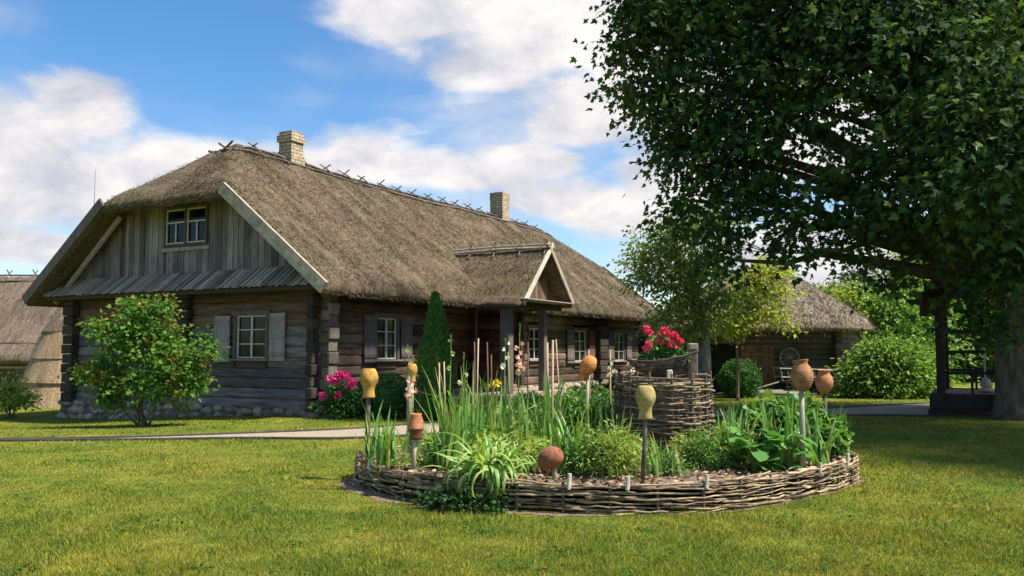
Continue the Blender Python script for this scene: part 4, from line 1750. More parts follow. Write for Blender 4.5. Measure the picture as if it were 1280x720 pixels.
for (x0, y0, x1, y1) in ((PX0 + .2, PY0 + .05, PX0 + 1.32, PY0 + .05), (PX0 + 1.52, PY0 + .05, PX1 - .2, PY0 + .05), (PX0 + .1, PY0 + .15, PX0 + .1, PY1 - .2), (PX0 + .2, PY1 - .1, PX1 - .2, PY1 - .1)):
    mb = MB()
    for z in (1.02, 1.52, 2.02):
        mb.tube([(x0, y0, z), (x1, y1, z)], .04, 6)
    L_ = math.hypot(x1 - x0, y1 - y0)
    for k in range(1, max(2, int(L_ / .5))):
        q = k / max(2, int(L_ / .5))
        mb.tube([(x0 + (x1 - x0) * q, y0 + (y1 - y0) * q, PH), (x0 + (x1 - x0) * q, y0 + (y1 - y0) * q, 1.02)], .03, 6)
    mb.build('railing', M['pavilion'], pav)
mb = MB()
for (x0, y0, x1, y1) in ((PX0, PY0 + .05, PX1, PY0 + .05), (PX0, PY1 - .1, PX1, PY1 - .1)):
    mb.bbox(x0 - .2, x1 + .2, y0 - .08, y0 + .08, 2.95, 3.12, .02)
for x in (PX0 + .1, PX0 + 1.42, PX1 - .1):
    mb.bbox(x - .07, x + .07, PY0 - .2, PY1 + .2, 3.125, 3.26, .02)
mb.build('roof_beam', M['pavilion'], pav)
hip_roof('roof', [(PX0 + .25, PY0 - .4), (PX1 + .5, PY0 - .4), (PX1 + .5, PY1 + .5), (PX0 + .25, PY1 + .5)], ((1.3, 1.6), (1.9, 1.6)), 3.45, 4.9, .18, M['shed_thatch'], pav, 10, 1, 2)
bx = thing('nest_box', 'dark wooden box fixed to the tall pavilion post', 'box', at(1163, 381, 20.2))
mb = MB()
mb.bbox(-.24, .20, -.12, .06, -.27, .27, .01)
mb.build('body', M['pavilion'], bx)
mb = MB()
mb.bbox(-.28, .24, -.18, .08, .272, .31, .01)
mb.build('lid', M['pavilion'], bx)
st = thing('stone_stack', 'stack of pale round stones carrying a thin light pole on the deck', 'cairn', (at(1233, 480, 21.3).x, 21.3, PH))  # only stacked stones with a pole, holds no lamp
mb = MB()
for k, (r, z) in enumerate(((.20, .07), (.16, .19), (.10, .29))):
    mb.rock((0, 0, z), (r, r * .9, .075), k + 3)
mb.build('stone', M['birch'], st, True)
mb = MB()
mb.tube([(0, .05, .3), (.01, .05, 1.75)], .025, 6)
mb.build('pole', M['birch'], st)


# ------------------------------------------------------------------ TREES
def tree(name, label, cat, base, trunk_r, trunk_pts, lobes, mats, n_spray, per, size, templ, group=None, spray=.4, droop=.5, shell=2.0, limbs=True, seed=1, flat=.5, twig=.02, up=.6):
    base = Vector(base)
    t = thing(name, label, cat, base, 0, group)
    rr_ = np.random.default_rng(seed)
    loc = [((np.array(c) - np.array(base)), r) for c, r in lobes]
    mb = MB()
    tp = [Vector(p) - base for p in trunk_pts]
    n_ = len(tp)
    pts = catmull(tp, 5)
    m_ = len(pts)
    rad = [trunk_r * (1 - .62 * i / (m_ - 1)) for i in range(m_)]
    rad[0] *= 1.35
    rad[1] *= 1.12
    mb.tube(pts, rad, 12)
    mb.build('trunk', M[mats[1]], t, True)
    cr, sc_ = crown('crown', loc, n_spray, per, size, templ, M[mats[0]], t, spray, droop, flat, shell, rr_, up=up)
    if limbs:
        mb = MB()
        for i, (c, r) in enumerate(loc):
            c = Vector(c)
            # leave the trunk a little below the lobe
            k = min(range(len(pts) // 3, m_), key=lambda q: abs(pts[q].z - (c.z - .35 * (c - pts[q]).length)) if q < m_ else 9e9)
            L_ = (c - pts[k]).length
            lp_ = limb(mb, pts[k], c, max(trunk_r * .10, min(rad[k] * .55, .035 * L_)), max(twig * .9, .012 * L_ ** .5), .08, 7, i + seed)
            nn_ = 5
            for q in range(nn_):
                dd = unit(rr_.normal(size=(1, 3)))[0] * np.array(r) * .85
                limb(mb, lp_[-1 - (q % 3)], c + Vector(dd), twig * 1.0, twig * .35, .05, 4, i * 7 + q)
        mb.build('branches', M[mats[1]], t, True)
    return t


def L(px, py, Y, r, fy=1.0, fz=.85):
    c = at(px, py, Y)
    return (tuple(c), (r, r * fy, r * fz))


maple_lobes = [
    L(850, -75, 19, 2.0), L(930, -90, 19, 2.6), L(1050, -90, 18, 2.4), L(1180, -90, 18, 2.6), L(1320, -90, 18, 2.6),
    L(818, 20, 18.5, 1.15), L(785, 65, 18.5, .62), L(785, 10, 18.5, .62), L(880, 35, 18.5, 1.7), L(980, 40, 18, 1.8), L(1090, 25, 17, 1.7), L(1200, 40, 16, 1.8), L(1320, 40, 17, 2.2),
    L(805, 108, 18.5, .75), L(845, 120, 18.3, 1.1), L(910, 140, 18, 1.4), L(990, 125, 17.5, 1.4), L(1140, 120, 18, 1.3), L(1210, 130, 15, 1.5), L(1300, 140, 15, 1.7),
    L(838, 180, 18.3, .72), L(885, 205, 18.3, 1.05), L(945, 225, 18, 1.05), L(1065, 215, 17, .95), L(1150, 215, 16, 1.3), L(1240, 220, 14.5, 1.4),
    L(855, 250, 18.3, .60), L(905, 275, 18, .8), L(915, 325, 18, .62), L(1005, 285, 17.5, .70), L(1010, 312, 17, .28), L(1085, 275, 17, .8), L(1095, 325, 16.4, .42), L(1120, 345, 16.6, .36),
    L(1180, 275, 17, .85), L(1235, 320, 16, .95), L(1222, 375, 17, .5), L(1290, 300, 15, 1.2), L(1240, 405, 16.5, .35),
    # unseen near-side lobes, added to the crown to shade the right lawn
    ((12.2, 11.0, 8.2), (2.4, 2.4, 1.7)), ((13.4, 13.0, 8.6), (2.8, 2.8, 2.0)), ((14.0, 9.6, 8.2), (2.0, 2.0, 1.5)), ((14.0, 15.5, 9.0), (2.8, 2.8, 2.0)), ((17.0, 13.5, 9.0), (3.0, 3.0, 2.0)),
    # the far side of the crown
    L(1330, 60, 21.5, 2.6), L(1200, -90, 21, 2.6), L(1420, -40, 21, 3.4), L(1430, 150, 19, 2.6), L(1300, -230, 19, 3.6), L(1060, -200, 19, 3.0), L(1345, 210, 21, 2.0), L(1190, 80, 20, 1.6), L(1000, 50, 20.5, 1.6),
]
mb0 = G(1279, 524)
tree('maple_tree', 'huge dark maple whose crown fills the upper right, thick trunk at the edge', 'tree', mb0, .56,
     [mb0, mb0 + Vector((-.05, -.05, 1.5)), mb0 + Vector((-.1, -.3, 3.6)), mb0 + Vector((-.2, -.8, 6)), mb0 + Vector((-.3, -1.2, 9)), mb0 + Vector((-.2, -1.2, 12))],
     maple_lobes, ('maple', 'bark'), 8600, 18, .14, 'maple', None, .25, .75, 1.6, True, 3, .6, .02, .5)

b0 = G(880, 500, 0)
b0 = Vector((at(878, 470, 24.5).x, 24.5, 0))
tree('birch_tree', 'airy pale-trunked tree with light leaves between the farmhouse and the shed', 'tree', b0, .27,
     [b0, at(878, 440, 24.5), at(874, 400, 24.5), at(860, 350, 24.3), at(843, 310, 24), at(835, 270, 24)],
     [L(815, 300, 24, .6), L(850, 285, 24, .85), L(825, 335, 24, .75), L(875, 330, 24.5, .9), L(800, 350, 24, .35), L(845, 375, 24, .7), L(880, 390, 24, .6), L(905, 370, 24, .6), L(862, 415, 24, .4), L(890, 270, 25, .8), L(800, 325, 24.6, .4), L(830, 400, 24.5, .45)],
     ('birchleaf', 'bark_pale'), 820, 12, .12, 'oval', None, .22, .6, 1.8, True, 8)
y0 = G(922, 501)
tree('young_tree', 'slim young tree with yellow-green crown in front of the shed roof', 'tree', y0, .055,
     [y0, at(922, 460, y0.y), at(921, 420, y0.y), at(925, 380, y0.y), at(940, 340, y0.y)],
     [L(915, 400, y0.y, .55), L(945, 385, y0.y, .55), L(970, 365, y0.y, .42), L(950, 345, y0.y, .5), L(975, 340, y0.y, .35), L(895, 402, y0.y, .4), L(930, 365, y0.y + .5, .5), L(972, 392, y0.y, .35), L(992, 405, y0.y, .2), L(962, 325, y0.y, .3)],
     ('limeleaf', 'bark_young'), 380, 12, .12, 'oval', None, .18, .4, 1.8, True, 9)

# trees of the wood behind, each its own
bg = [  # px, base py->Y, lobes(px,py,r), kind, label
    (1072, 44, [(1072, 385, 1.5), (1070, 360, 1.0), (1070, 342, .55)], 'firleaf', 'dark pointed conifer rising behind the shed roof'),
    (1042, 40, [(1042, 385, 1.3), (1035, 400, 1.5), (1055, 372, .8)], 'woodlime', 'yellow-green tree just right of the shed roof slope'),
    (1120, 40, [(1120, 410, 2.2), (1100, 385, 1.3), (1140, 390, 1.6), (1150, 440, 2.0), (1095, 435, 1.8)], 'woodleaf', 'bushy bright green tree behind the large shrub'),
    (1165, 46, [(1160, 350, 2.6), (1185, 330, 2.4), (1150, 390, 2.2), (1190, 400, 2.4)], 'woodlime', 'tall sunlit tree behind the nest box post'),
    (1215, 42, [(1215, 400, 2.6), (1240, 370, 2.6), (1205, 440, 2.2), (1245, 430, 2.4)], 'woodleaf', 'shaded green tree behind the timber pavilion'),
    (1290, 44, [(1290, 390, 3.0), (1320, 340, 3.0), (1290, 440, 2.6), (1340, 420, 3)], 'woodleaf', 'dense tree behind the maple trunk at the right edge'),
    (1000, 52, [(1000, 400, 2.4), (960, 395, 2.4), (930, 410, 2.2)], 'woodleaf', 'distant tree mostly hidden behind the shed ridge'),
    (855, 48, [(855, 420, 2.2), (890, 410, 2.2), (835, 430, 1.6)], 'woodleaf', 'distant green tree seen between farmhouse and shed'),
]
for i, (px, Y, lb, mt, lab) in enumerate(bg):
    b_ = Vector((at(px, 436, Y).x, Y, 0))
    kind = 'conifer_tree' if mt == 'firleaf' else 'background_tree'
    top = max(at(a, b, Y).z for a, b, r in lb)
    lobes = [L(a, b, Y + random.uniform(-.8, .8), r, 1, .9) for a, b, r in lb]
    vol = sum(r ** 2 for a, b, r in lb)
    tree(kind, lab, 'tree', b_, .16, [b_, b_ + Vector((.05, 0, top * .4)), b_ + Vector((0, .1, top * .8))], lobes, (mt, 'bark'), int(120 * vol), 11, .19, 'oval', 'trees of the wood behind', .32, .4, 1.7, True, 20 + i, .6, .03)
# low hedge-like wood far off that closes the horizon
lob = []
rw = random.Random(4)
for k in range(60):
    x = -70 + k * 2.6 + rw.uniform(-1, 1)
    lob.append(((x, 66 + rw.uniform(-3, 3), 1.6 + rw.uniform(-.3, .5)), (2.4, 2.4, 2.2 + rw.uniform(-.4, .8))))
wo, _ = crown('wood', lob, 4200, 9, .42, 'oval', M['woodleaf'], None, .7, .3, .6, 1.7, np.random.default_rng(40))
structure(wo, 'stuff', 'low far-off wood closing the horizon behind the buildings')


# ------------------------------------------------------------------ SHRUBS
def bush(name, label, cat, base, lobes, mat, n_spray, per, size, templ, spray=.12, droop=.3, stems=5, shell=2.2, seed=1, group=None, stem_mat='bark', up=.6, flat=.7):
    base = Vector(base)
    t = thing(name, label, cat, base, 0, group)
    rr_ = np.random.default_rng(seed)
    loc = [(np.array(c) - np.array(base), r) for c, r in lobes]
    crown('foliage', loc, n_spray, per, size, templ, M[mat], t, spray, droop, flat, shell, rr_, up=up)
    if stems:
        mb = MB()
        for k in range(stems):
            c, r = loc[k % len(loc)]
            a = Vector((random.uniform(-.06, .06), random.uniform(-.06, .06), -.02)) * (1 + stems * .1)
            limb(mb, a, Vector(c) + Vector((random.uniform(-.3, .3) * r[0], random.uniform(-.3, .3) * r[1], .2 * r[2])), .03 if stems > 3 else .02, .008, -.02, 5, seed + k)
        mb.build('stems', M[stem_mat], t, True)
    return t


vb = G(178, 531)
vY = vb.y
bush('viburnum_shrub', 'wide multi-stemmed shrub with orange-tinged leaves before the gable wall', 'shrub', vb,
     [L(178, 395, vY, .45), L(195, 380, vY, .30), L(150, 420, vY, .45), L(125, 405, vY, .22), L(190, 430, vY, .55), L(135, 460, vY, .50), L(110, 468, vY, .25), L(225, 450, vY - .1, .50),
      L(250, 430, vY, .28), L(262, 437, vY, .15), L(180, 475, vY - .2, .50), L(230, 480, vY, .42), L(140, 490, vY, .30), L(210, 415, vY, .30), L(240, 475, vY, .25), L(165, 385, vY + .2, .25)],
     'viburnum', 620, 13, .085, 'maple', .12, .45, 9, 1.9, 31)
# clipped and conical evergreens
cb = G(543, 525)
tz = at(545, 366, cb.y).z
th = thing('thuja_tree', 'slender dark green conical thuja standing before the porch', 'conifer', cb)
r_ = np.random.default_rng(50)
n = 11000
hh = r_.random(n) ** .8
prof_r = .40 * np.clip(np.minimum((1 - hh) * 1.5 + .02, .95 + .05 * np.sin(hh * 9)), 0, 1) ** .75
an = r_.uniform(0, 2 * np.pi, n)
rad = prof_r * (1 + r_.normal(0, .07, n)) * r_.uniform(.82, 1.0, n)
bumpn = np.array([mnoise.noise((math.cos(a) * 1.6, math.sin(a) * 1.6, z * 5)) for a, z in zip(an, hh)])
rad *= 1 + .42 * bumpn + .25 * (r_.random(n) < .04)
P = np.stack([np.cos(an) * rad, np.sin(an) * rad, .06 + hh * (tz - .1)], 1)
D = np.stack([np.cos(an) * .5, np.sin(an) * .5, np.ones(n)], 1) + r_.normal(0, .3, (n, 3))
N = np.stack([np.cos(an), np.sin(an), .2 * np.ones(n)], 1) + r_.normal(0, .6, (n, 3))
obj('foliage', leaf_mesh('foliage', P, D, N, .10 * r_.uniform(.6, 1.2, n), 'lance'), M['thuja'], th)
mb = MB()
mb.tube([(0, 0, -.02), (0, 0, tz * .5), (0, 0, tz * .85)], [.06, .04, .01], 8)
mb.lathe([(.30, .08), (.31, tz * .3), (.22, tz * .6), (.08, tz * .85), (.01, tz * .93)], None, 14)
mb.build('trunk', M['ivy'], th)


def clipped(name, label, base, rx, rz_, mat, n, size, seed, zc=None):
    """rounded clipped evergreen: dense small leaves on an uneven ball over dark inner twigs"""
    base = Vector(base)
    t = thing(name, label, 'shrub', base)
    r_ = np.random.default_rng(seed)
    d_ = unit(r_.normal(size=(n, 3)))
    bn = np.array([mnoise.noise((a * 2.3 + seed, b * 2.3, c * 2.3)) for a, b, c in d_])
    rr_ = (1 + .20 * bn) * r_.uniform(.84, 1.02, n) + .14 * (r_.random(n) < .05)
    zc = rz_ * .92 if zc is None else zc
    P = d_ * rr_[:, None] * np.array([rx, rx, rz_])
    P[:, 2] += zc
    k_ = P[:, 2] > .02
    P, d_ = P[k_], d_[k_]
    m_ = len(P)
    D = d_ * .7 + r_.normal(0, .6, (m_, 3)) + np.array([0, 0, .3])
    N = d_ + r_.normal(0, .6, (m_, 3))
    obj('foliage', leaf_mesh('foliage', P, D, N, size * r_.uniform(.6, 1.3, m_), 'oval'), M[mat], t)
    mb = MB()
    for k in range(14):
        q = unit(r_.normal(size=(1, 3)))[0] * np.array([rx, rx, rz_]) * .8
        limb(mb, (0, 0, -.02), (q[0], q[1], max(q[2] + zc, .05)), .02, .006, .0, 4, seed + k)
    mb.lathe([(rx * .5, zc - rz_ * .62), (rx * .78, zc - rz_ * .2), (rx * .78, zc + rz_ * .2), (rx * .5, zc + rz_ * .62), (.02, zc + rz_ * .78)], None, 14)
    mb.build('stems', M['ivy'], t, True)
    return t


clipped('box_shrub', 'rounded clipped box bush under the long-side window', G(489, 523), .50, .52, 'box', 3600, .06, 61)
clipped('box_shrub', 'dark small box bush between the pink peonies and the rounded bush', G(452, 520), .36, .42, 'ivy', 2200, .06, 62)
clipped('box_shrub', 'neat green box ball in front of the shed doorway', G(926, 497), .66, .64, 'box', 5200, .075, 63)
clipped('box_shrub', 'small box bush tucked behind the swords near the porch steps', at(665, 520, 17.5) * Vector((1, 1, 0)) if False else Vector((at(660, 500, 17.5).x, 17.5, 0)), .36, .36, 'box', 2200, .06, 64)
clipped('box_shrub', 'dark box bush behind the orange jug', Vector((at(742, 500, 15.5).x, 15.5, 0)), .45, .48, 'box', 2600, .06, 65)
sb = G(1110, 497)
sY = sb.y
bush('large_shrub', 'broad glossy light green shrub beside the right end of the shed', 'shrub', sb,
     [L(1110, 460, sY, 1.0), L(1080, 470, sY, .75), L(1140, 465, sY, .85), L(1100, 440, sY, .65), L(1130, 445, sY, .6), L(1070, 485, sY, .5), L(1155, 480, sY, .6), L(1110, 485, sY - .3, .7), L(1090, 430, sY, .3)],
     'shrubleaf', 900, 12, .15, 'oval', .2, .35, 6, 2.1, 71)
yb = Vector((at(14, 495, 24).x, 24, hz(at(14, 495, 24).x, 24)))
bush('yellow_shrub', 'low shrub with yellowish leaves at the left edge beside the hut', 'shrub', yb,
     [L(12, 488, 24, .42), L(-5, 495, 24, .45), L(28, 497, 24, .32), L(20, 484, 24, .2)], 'gold', 190, 11, .11, 'oval', .13, .3, 4, 2, 72)


def flower_heads(name, pts, r, mat, parent, per=26, size=.05, seed=0):
    r_ = np.random.default_rng(seed)
    P, D, N = [], [], []
    for p in pts:
        dirs = unit(r_.normal(size=(per, 3)) + np.array([0, -.2, .5]))
        P.append(np.array(p) + dirs * r * r_.uniform(.2, .8, (per, 1)))
        D.append(dirs)
        N.append(r_.normal(size=(per, 3)))
    P, D, N = map(np.concatenate, (P, D, N))
    return obj(name, leaf_mesh(name, P, D, N, size * r_.uniform(.7, 1.3, len(P)), 'petal'), M[mat], parent)


pb = G(425, 523)
pY = pb.y
peo = bush('peony_bush', 'bushy plant with bright pink flower heads at the farmhouse corner', 'flowers', pb,
           [L(428, 495, pY, .32), L(420, 508, pY, .34), L(436, 505, pY, .30), L(425, 484, pY, .22)], 'box', 260, 11, .085, 'oval', .09, .3, 5, 2, 73)
for k, (x, y) in enumerate([(414, 475), (422, 473), (426, 469), (434, 472), (437, 478), (441, 482), (431, 470), (404, 495), (423, 495), (419, 477)]):
    c = at(x, y, pY - .28) - pb
    flower_heads('bloom', [c], .085, 'pink', peo, 34, .075, 80 + k)

# ------------------------------------------------------------------ ROUND WATTLE BED
SOIL = .24
bed = thing('wattle_border', 'low woven wattle fence ringing the oval flower bed', 'wattle fence', (0, 0, 0))


def wattle(parent, loop, z0, z1, rows, n_stake, r_rod, mat_rod, amp=.03, seed=0, stake_r=.022, top=.05, cuts=None, tone='stake_dark'):
    rr_ = random.Random(seed)
    m_ = len(loop)
    cum = [0]
    for i in range(m_):
        cum.append(cum[-1] + (loop[(i + 1) % m_] - loop[i]).length)
    Lp = cum[-1]

    def pos(u):
        u = u % Lp
        lo = 0
        while cum[lo + 1] < u:
            lo += 1
        a, b = loop[lo], loop[(lo + 1) % m_]
        q = (u - cum[lo]) / max(cum[lo + 1] - cum[lo], 1e-9)
        p = a.lerp(b, q)
        tg = (b - a).normalized()
        return p, Vector((tg.y, -tg.x, 0))
    mb = MB()
    sp = Lp / n_stake
    for r in range(rows):
        zc = z0 + (z1 - z0) * (r + .5) / rows
        u = rr_.uniform(0, Lp)
        end = u + Lp
        while u < end:
            ln_ = rr_.uniform(1.0, 2.0)
            rad = r_rod * rr_.uniform(.55, 1.35)
            k_ = max(6, int(ln_ / .11))
            tilt = rr_.uniform(-.035, .035)
            ph = (r % 2) * math.pi
            pts, rads = [], []
            for i in range(k_ + 1):
                w_ = u + ln_ * i / k_
                p, nn_ = pos(w_)
                off = amp * math.sin(math.pi * w_ / sp + ph) + rr_.uniform(-.009, .009)
                pts.append(p + nn_ * off + Vector((0, 0, zc + tilt * (i / k_ - .5) * 2 + rr_.uniform(-.011, .011))))
                rads.append(rad * (1 - .35 * i / k_))
            mb.tube(pts, rads, 6)
            u += ln_ * rr_.uniform(.82, .98)
    mb.build('woven_rods', M[mat_rod], parent, True)
    for k in range(n_stake):
        p, nn_ = pos(sp * (k + .5))
        mb = MB()
        h_ = z1 + rr_.uniform(.0, top)
        mb.tube([p + Vector((0, 0, -.02)), p + Vector((rr_.uniform(-.01, .01), 0, h_))], [stake_r, stake_r * .9], 8)
        mb.build('stake', M[tone], parent)
    return pos, sp, Lp


wattle(bed, BED, .0, .31, 12, 34, .0135, 'rod', .018, 3, .016, -.01)
# pale freshly cut stake heads seen along the rim
for (px, py, h_) in ((790, 607, .07), (885, 603, .07), (978, 577, .05), (1056, 563, .13), (711, 600, .09), (471, 577, .05), (1062, 575, .09)):
    p = G(px, py, .31)
    q = min(BED, key=lambda b: (b.x - p.x) ** 2 + (b.y - p.y) ** 2)
    mb = MB()
    mb.tube([Vector((q.x, q.y, .24)) - Vector((0, .02, 0)), Vector((q.x + .01, q.y - .02, .30 + h_))], [.022, .020], 7)
    mb.build('stake', M['birch'], bed)

# soil in the bed and worn soil at its foot
mb = MB()
n_ = len(BED)
vs = [(BEDC.x, BEDC.y, SOIL + .05)]
for q in (.33, .66, .97):
    for p in BED:
        w_ = BEDC.lerp(p, q)
        vs.append((w_.x, w_.y, SOIL + .05 * (1 - q) + mnoise.noise((w_.x * 3, w_.y * 3, 1)) * .03))
fs = [(0, 1 + k, 1 + (k + 1) % n_) for k in range(n_)]
for r in range(2):
    for k in range(n_):
        a = 1 + r * n_
        fs.append((a + k, a + n_ + k, a + n_ + (k + 1) % n_, a + (k + 1) % n_))
mb.add(vs, fs)
structure(mb.build('bed_soil', M['soil'], None, True))
mb = MB()
vs, fs = [], []
for q in (.99, 1.03):
    for k, p in enumerate(BED):
        w_ = BEDC.lerp(p, q + (0 if q < 1 else .05 * mnoise.noise((p.x * 2, p.y * 2, 0)) + (.05 if p.x < .6 and p.y < 10.5 else 0)))
        vs.append((w_.x, w_.y, .005))
for k in range(n_):
    fs.append((k, n_ + k, n_ + (k + 1) % n_, (k + 1) % n_))
mb.add(vs, fs)
structure(mb.build('worn_soil', M['soil']))
# mulch chips
n = 5200
xx = rng.uniform(-1.9, 4.3, n)
yy = rng.uniform(8.3, 12.1, n)
k_ = in_poly(xx, yy, (BED_POLY - np.array(BEDC.xy)) * .97 + np.array(BEDC.xy))
xx, yy = xx[k_], yy[k_]
P = np.stack([xx, yy, np.full(len(xx), SOIL + .035) + rng.uniform(0, .02, len(xx))], 1)
me = leaf_mesh('mulch', P, rng.normal(size=(len(P), 3)) * np.array([1, 1, .25]), rng.normal(size=(len(P), 3)) * .5 + np.array([0, 0, 1]), rng.uniform(.03, .09, len(P)), 'oval')
structure(obj('mulch', me, M['mulch']), 'stuff', 'dry wood chips and dead leaves covering the bed soil')

# tall wattle basket
TB = Vector((1.93, 10.9, 0))
tbk = thing('wattle_planter', 'tall round woven wattle planter standing at the back of the bed', 'planter', TB)
loop = [Vector((.60 * math.cos(a), .60 * math.sin(a), 0)) for a in np.linspace(0, 2 * math.pi, 49)[:-1]]
wattle(tbk, loop, .18, 1.27, 29, 14, .013, 'rod_tower', .028, 8, .018, .05)
mb = MB()
mb.lathe([(.0, .2), (.555, .2), (.555, 1.17), (.0, 1.2)], None, 28, False)
mb.build('soil_fill', M['soil'], tbk)

# boat-shaped wicker basket on it
bp = Vector((at(830, 470, 10.75).x, 10.75, 1.255))
bsk = thing('boat_basket', 'dark boat-shaped wicker basket set on the tall wattle planter', 'basket', bp, .12)
mb = MB()
rr_ = random.Random(2)
bsk.rotation_euler = (0, -.05, .10)
bsk.scale = (1.08, 1.0, .92)
for r in range(9):
    q = r / 8
    hl, hw = .11 + .27 * q ** .6, .08 + .15 * q ** .6
    pts = []
    for k in range(41):
        a = 2 * math.pi * k / 40
        rise = .045 * q * (math.cos(a)) + .05 * q * abs(math.cos(a)) ** 3
        pts.append((hl * math.cos(a) * (1 + .12 * abs(math.cos(a)) ** 6), hw * math.sin(a), .015 + .22 * q + rise + rr_.uniform(-.006, .006)))
    mb.tube(pts, .0135, 6, False)
for k in range(22):
    a = 2 * math.pi * k / 22
    mb.tube([(.11 * math.cos(a), .08 * math.sin(a), 0), (.29 * math.cos(a), .18 * math.sin(a), .10 + .02 * math.cos(a)), (.385 * math.cos(a), .232 * math.sin(a), .255 + .05 * math.cos(a))], .009, 5)
mb.build('wicker', M['rod_dark'], bsk, True)
mb = MB()
vs = [(0, 0, .20)] + [(.37 * math.cos(2 * math.pi * k / 24), .21 * math.sin(2 * math.pi * k / 24), .19 + .08 * math.cos(2 * math.pi * k / 24)) for k in range(24)]
vs += [(.15 * math.cos(2 * math.pi * k / 24), .09 * math.sin(2 * math.pi * k / 24), .01) for k in range(24)]
mb.add(vs, [(0, 1 + k, 1 + (k + 1) % 24) for k in range(24)] + [(1 + k, 25 + k, 25 + (k + 1) % 24, 1 + (k + 1) % 24) for k in range(24)])
mb.build('soil_fill', M['soil'], bsk)
mb = MB()
mb.bbox(-.03, .035, -.27, -.235, -.03, .09, .008)
mb.build('peg', M['birch'], bsk)
gp = bp + Vector((0, 0, .22))
ger = bush('geranium_plant', 'red-pink geraniums growing out of the boat-shaped basket', 'flowers', gp,
           [L(828, 448, 10.75, .16, 1, .7), L(845, 443, 10.75, .13, 1, .7), L(812, 447, 10.75, .10, 1, .7), L(830, 432, 10.75, .14)], 'box', 70, 9, .045, 'round', .04, .2, 5, 2, 90, None, 'ivy')
for k, (x, y, r) in enumerate([(809, 412, .045), (812, 416, .04), (812, 430, .05), (808, 437, .035), (828, 417, .06), (836, 419, .05), (843, 420, .05), (826, 427, .05), (837, 430, .055), (846, 432, .05), (849, 427, .04), (831, 413, .04)]):
    c = at(x, y, 10.68) - gp
    flower_heads('bloom', [c], r * .85, 'red', ger, 34, .034, 100 + k)
# wooden block behind the basket
bk = thing('wooden_post', 'short square wooden post end behind the right tip of the wicker basket', 'post', (at(866, 450, 11.25).x, 11.25, .2))
mb = MB()
mb.bbox(-.055, .055, -.06, .06, 0, 1.38, .012)
mb.build('shaft', M['logend'], bk)
mb = MB()
mb.bbox(-.06, .06, -.065, .065, 1.383, 1.47, .012)
mb.build('top', M['sill'], bk)

# ------------------------------------------------------------------ JUGS ON STAKES
JUG = [(.0, .0), (.062, .0), (.085, .03), (.108, .09), (.115, .145), (.105, .20), (.078, .245), (.058, .27), (.055, .30), (.068, .335), (.072, .345), (.060, .343), (.046, .30), (.046, .28), (.0, .27)]


def stake_for(top, base, r, mat, label, group='stakes carrying clay jugs'):
    mb = MB()
    b = Vector(base)
    t_ = Vector(top)
    mid = b.lerp(t_, .5) + Vector((random.uniform(-.012, .012), random.uniform(-.012, .012), 0))
    mb.tube([b - Vector((0, 0, .05)), mid, t_], [r * 1.1, r, r * .95], 8)
    o = mb.build('jug_stake', M[mat], None, True)
    return tag(o, label, 'stake', group)


def jug(label, c, scale, prof, mat, up=1, tilt=0, taz=0, handle=False, dark_part=None, wob=.03):
    t = thing('clay_jug', label, 'jug', c, 0, 'clay jugs on stakes')
    R_ = Matrix.Rotation(taz, 4, 'Z') @ Matrix.Rotation(tilt, 4, 'X') @ Matrix.Scale(scale, 4)
    if up < 0:
        R_ = R_ @ Matrix.Rotation(math.pi, 4, 'X')
    h0 = (max(z for r, z in prof) + min(z for r, z in prof)) / 2
    R_ = R_ @ Matrix.Translation((0, 0, -h0))
    mb = MB()
    body = prof if dark_part is None else prof[dark_part:]
    mb.lathe(body, R_, 28, False, wob)
    mb.build('body', M[mat], t, True)
    if dark_part is not None:
        mb = MB()
        mb.lathe(prof[:dark_part + 1], R_, 28, False, wob)
        mb.build('glazed_base', M['glaze'], t, True)
    if handle:
        mb = MB()
        pts = [R_ @ Vector(p) for p in ((.055, 0, .315), (.10, 0, .33), (.135, 0, .27), (.12, 0, .19), (.105, 0, .17))]
        mb.tube(catmull(pts, 4), .013 * scale, 7)
        mb.build('handle', M[mat], t, True)
    return t


# prof for inverted jugs: foot flat (top when turned over), belly, narrow neck, flared mouth
INV = [(.0, .0), (.066, .0), (.078, .012), (.100, .06), (.112, .115), (.105, .165), (.08, .21), (.070, .245), (.069, .28), (.076, .33), (.081, .355), (.072, .356), (.05, .30), (.05, .27), (.0, .26)]
def on_ground(px, py):
    return G(px, py, SOIL + .03)


jb = on_ground(460, 573)
jug('ochre clay jug upside down on the leftmost stake of the bed', (jb.x, jb.y, at(460.5, 479, jb.y).z), 1.0, INV, 'ochre', -1)
stake_for((jb.x, jb.y, at(460, 470, jb.y).z), jb, .030, 'stake_dark', 'knobbly bark stake under the ochre jug at the left end of the bed')
jb = on_ground(517, 590)
BIC = [(.0, .0), (.075, .0), (.077, .03), (.072, .07), (.094, .125), (.096, .14), (.088, .18), (.065, .285), (.066, .30), (.055, .30), (.05, .25), (.0, .2)]
jug('terracotta pot with glazed dark lower half on a short stake, left part of the bed', (jb.x + .02, jb.y, at(522, 533, jb.y).z), .92, BIC, 'terracotta', 1, dark_part=4)
stake_for((jb.x + .02, jb.y, at(520, 545, jb.y).z), jb, .026, 'stake', 'short pale stake under the two-tone terracotta pot')
jb = Vector((at(514, 560, 10.5).x, 10.5, SOIL))
jug('yellow jug on a pale post next to pink gladiolus flowers', (jb.x, jb.y, at(514, 466, jb.y).z), .62, INV, 'ochre', -1)
stake_for((jb.x - .02, jb.y, at(511, 460, jb.y).z), jb, .042, 'stake', 'thick pale peeled post under the small yellow jug')
jb = Vector((at(735, 540, 10.9).x, 10.9, SOIL))
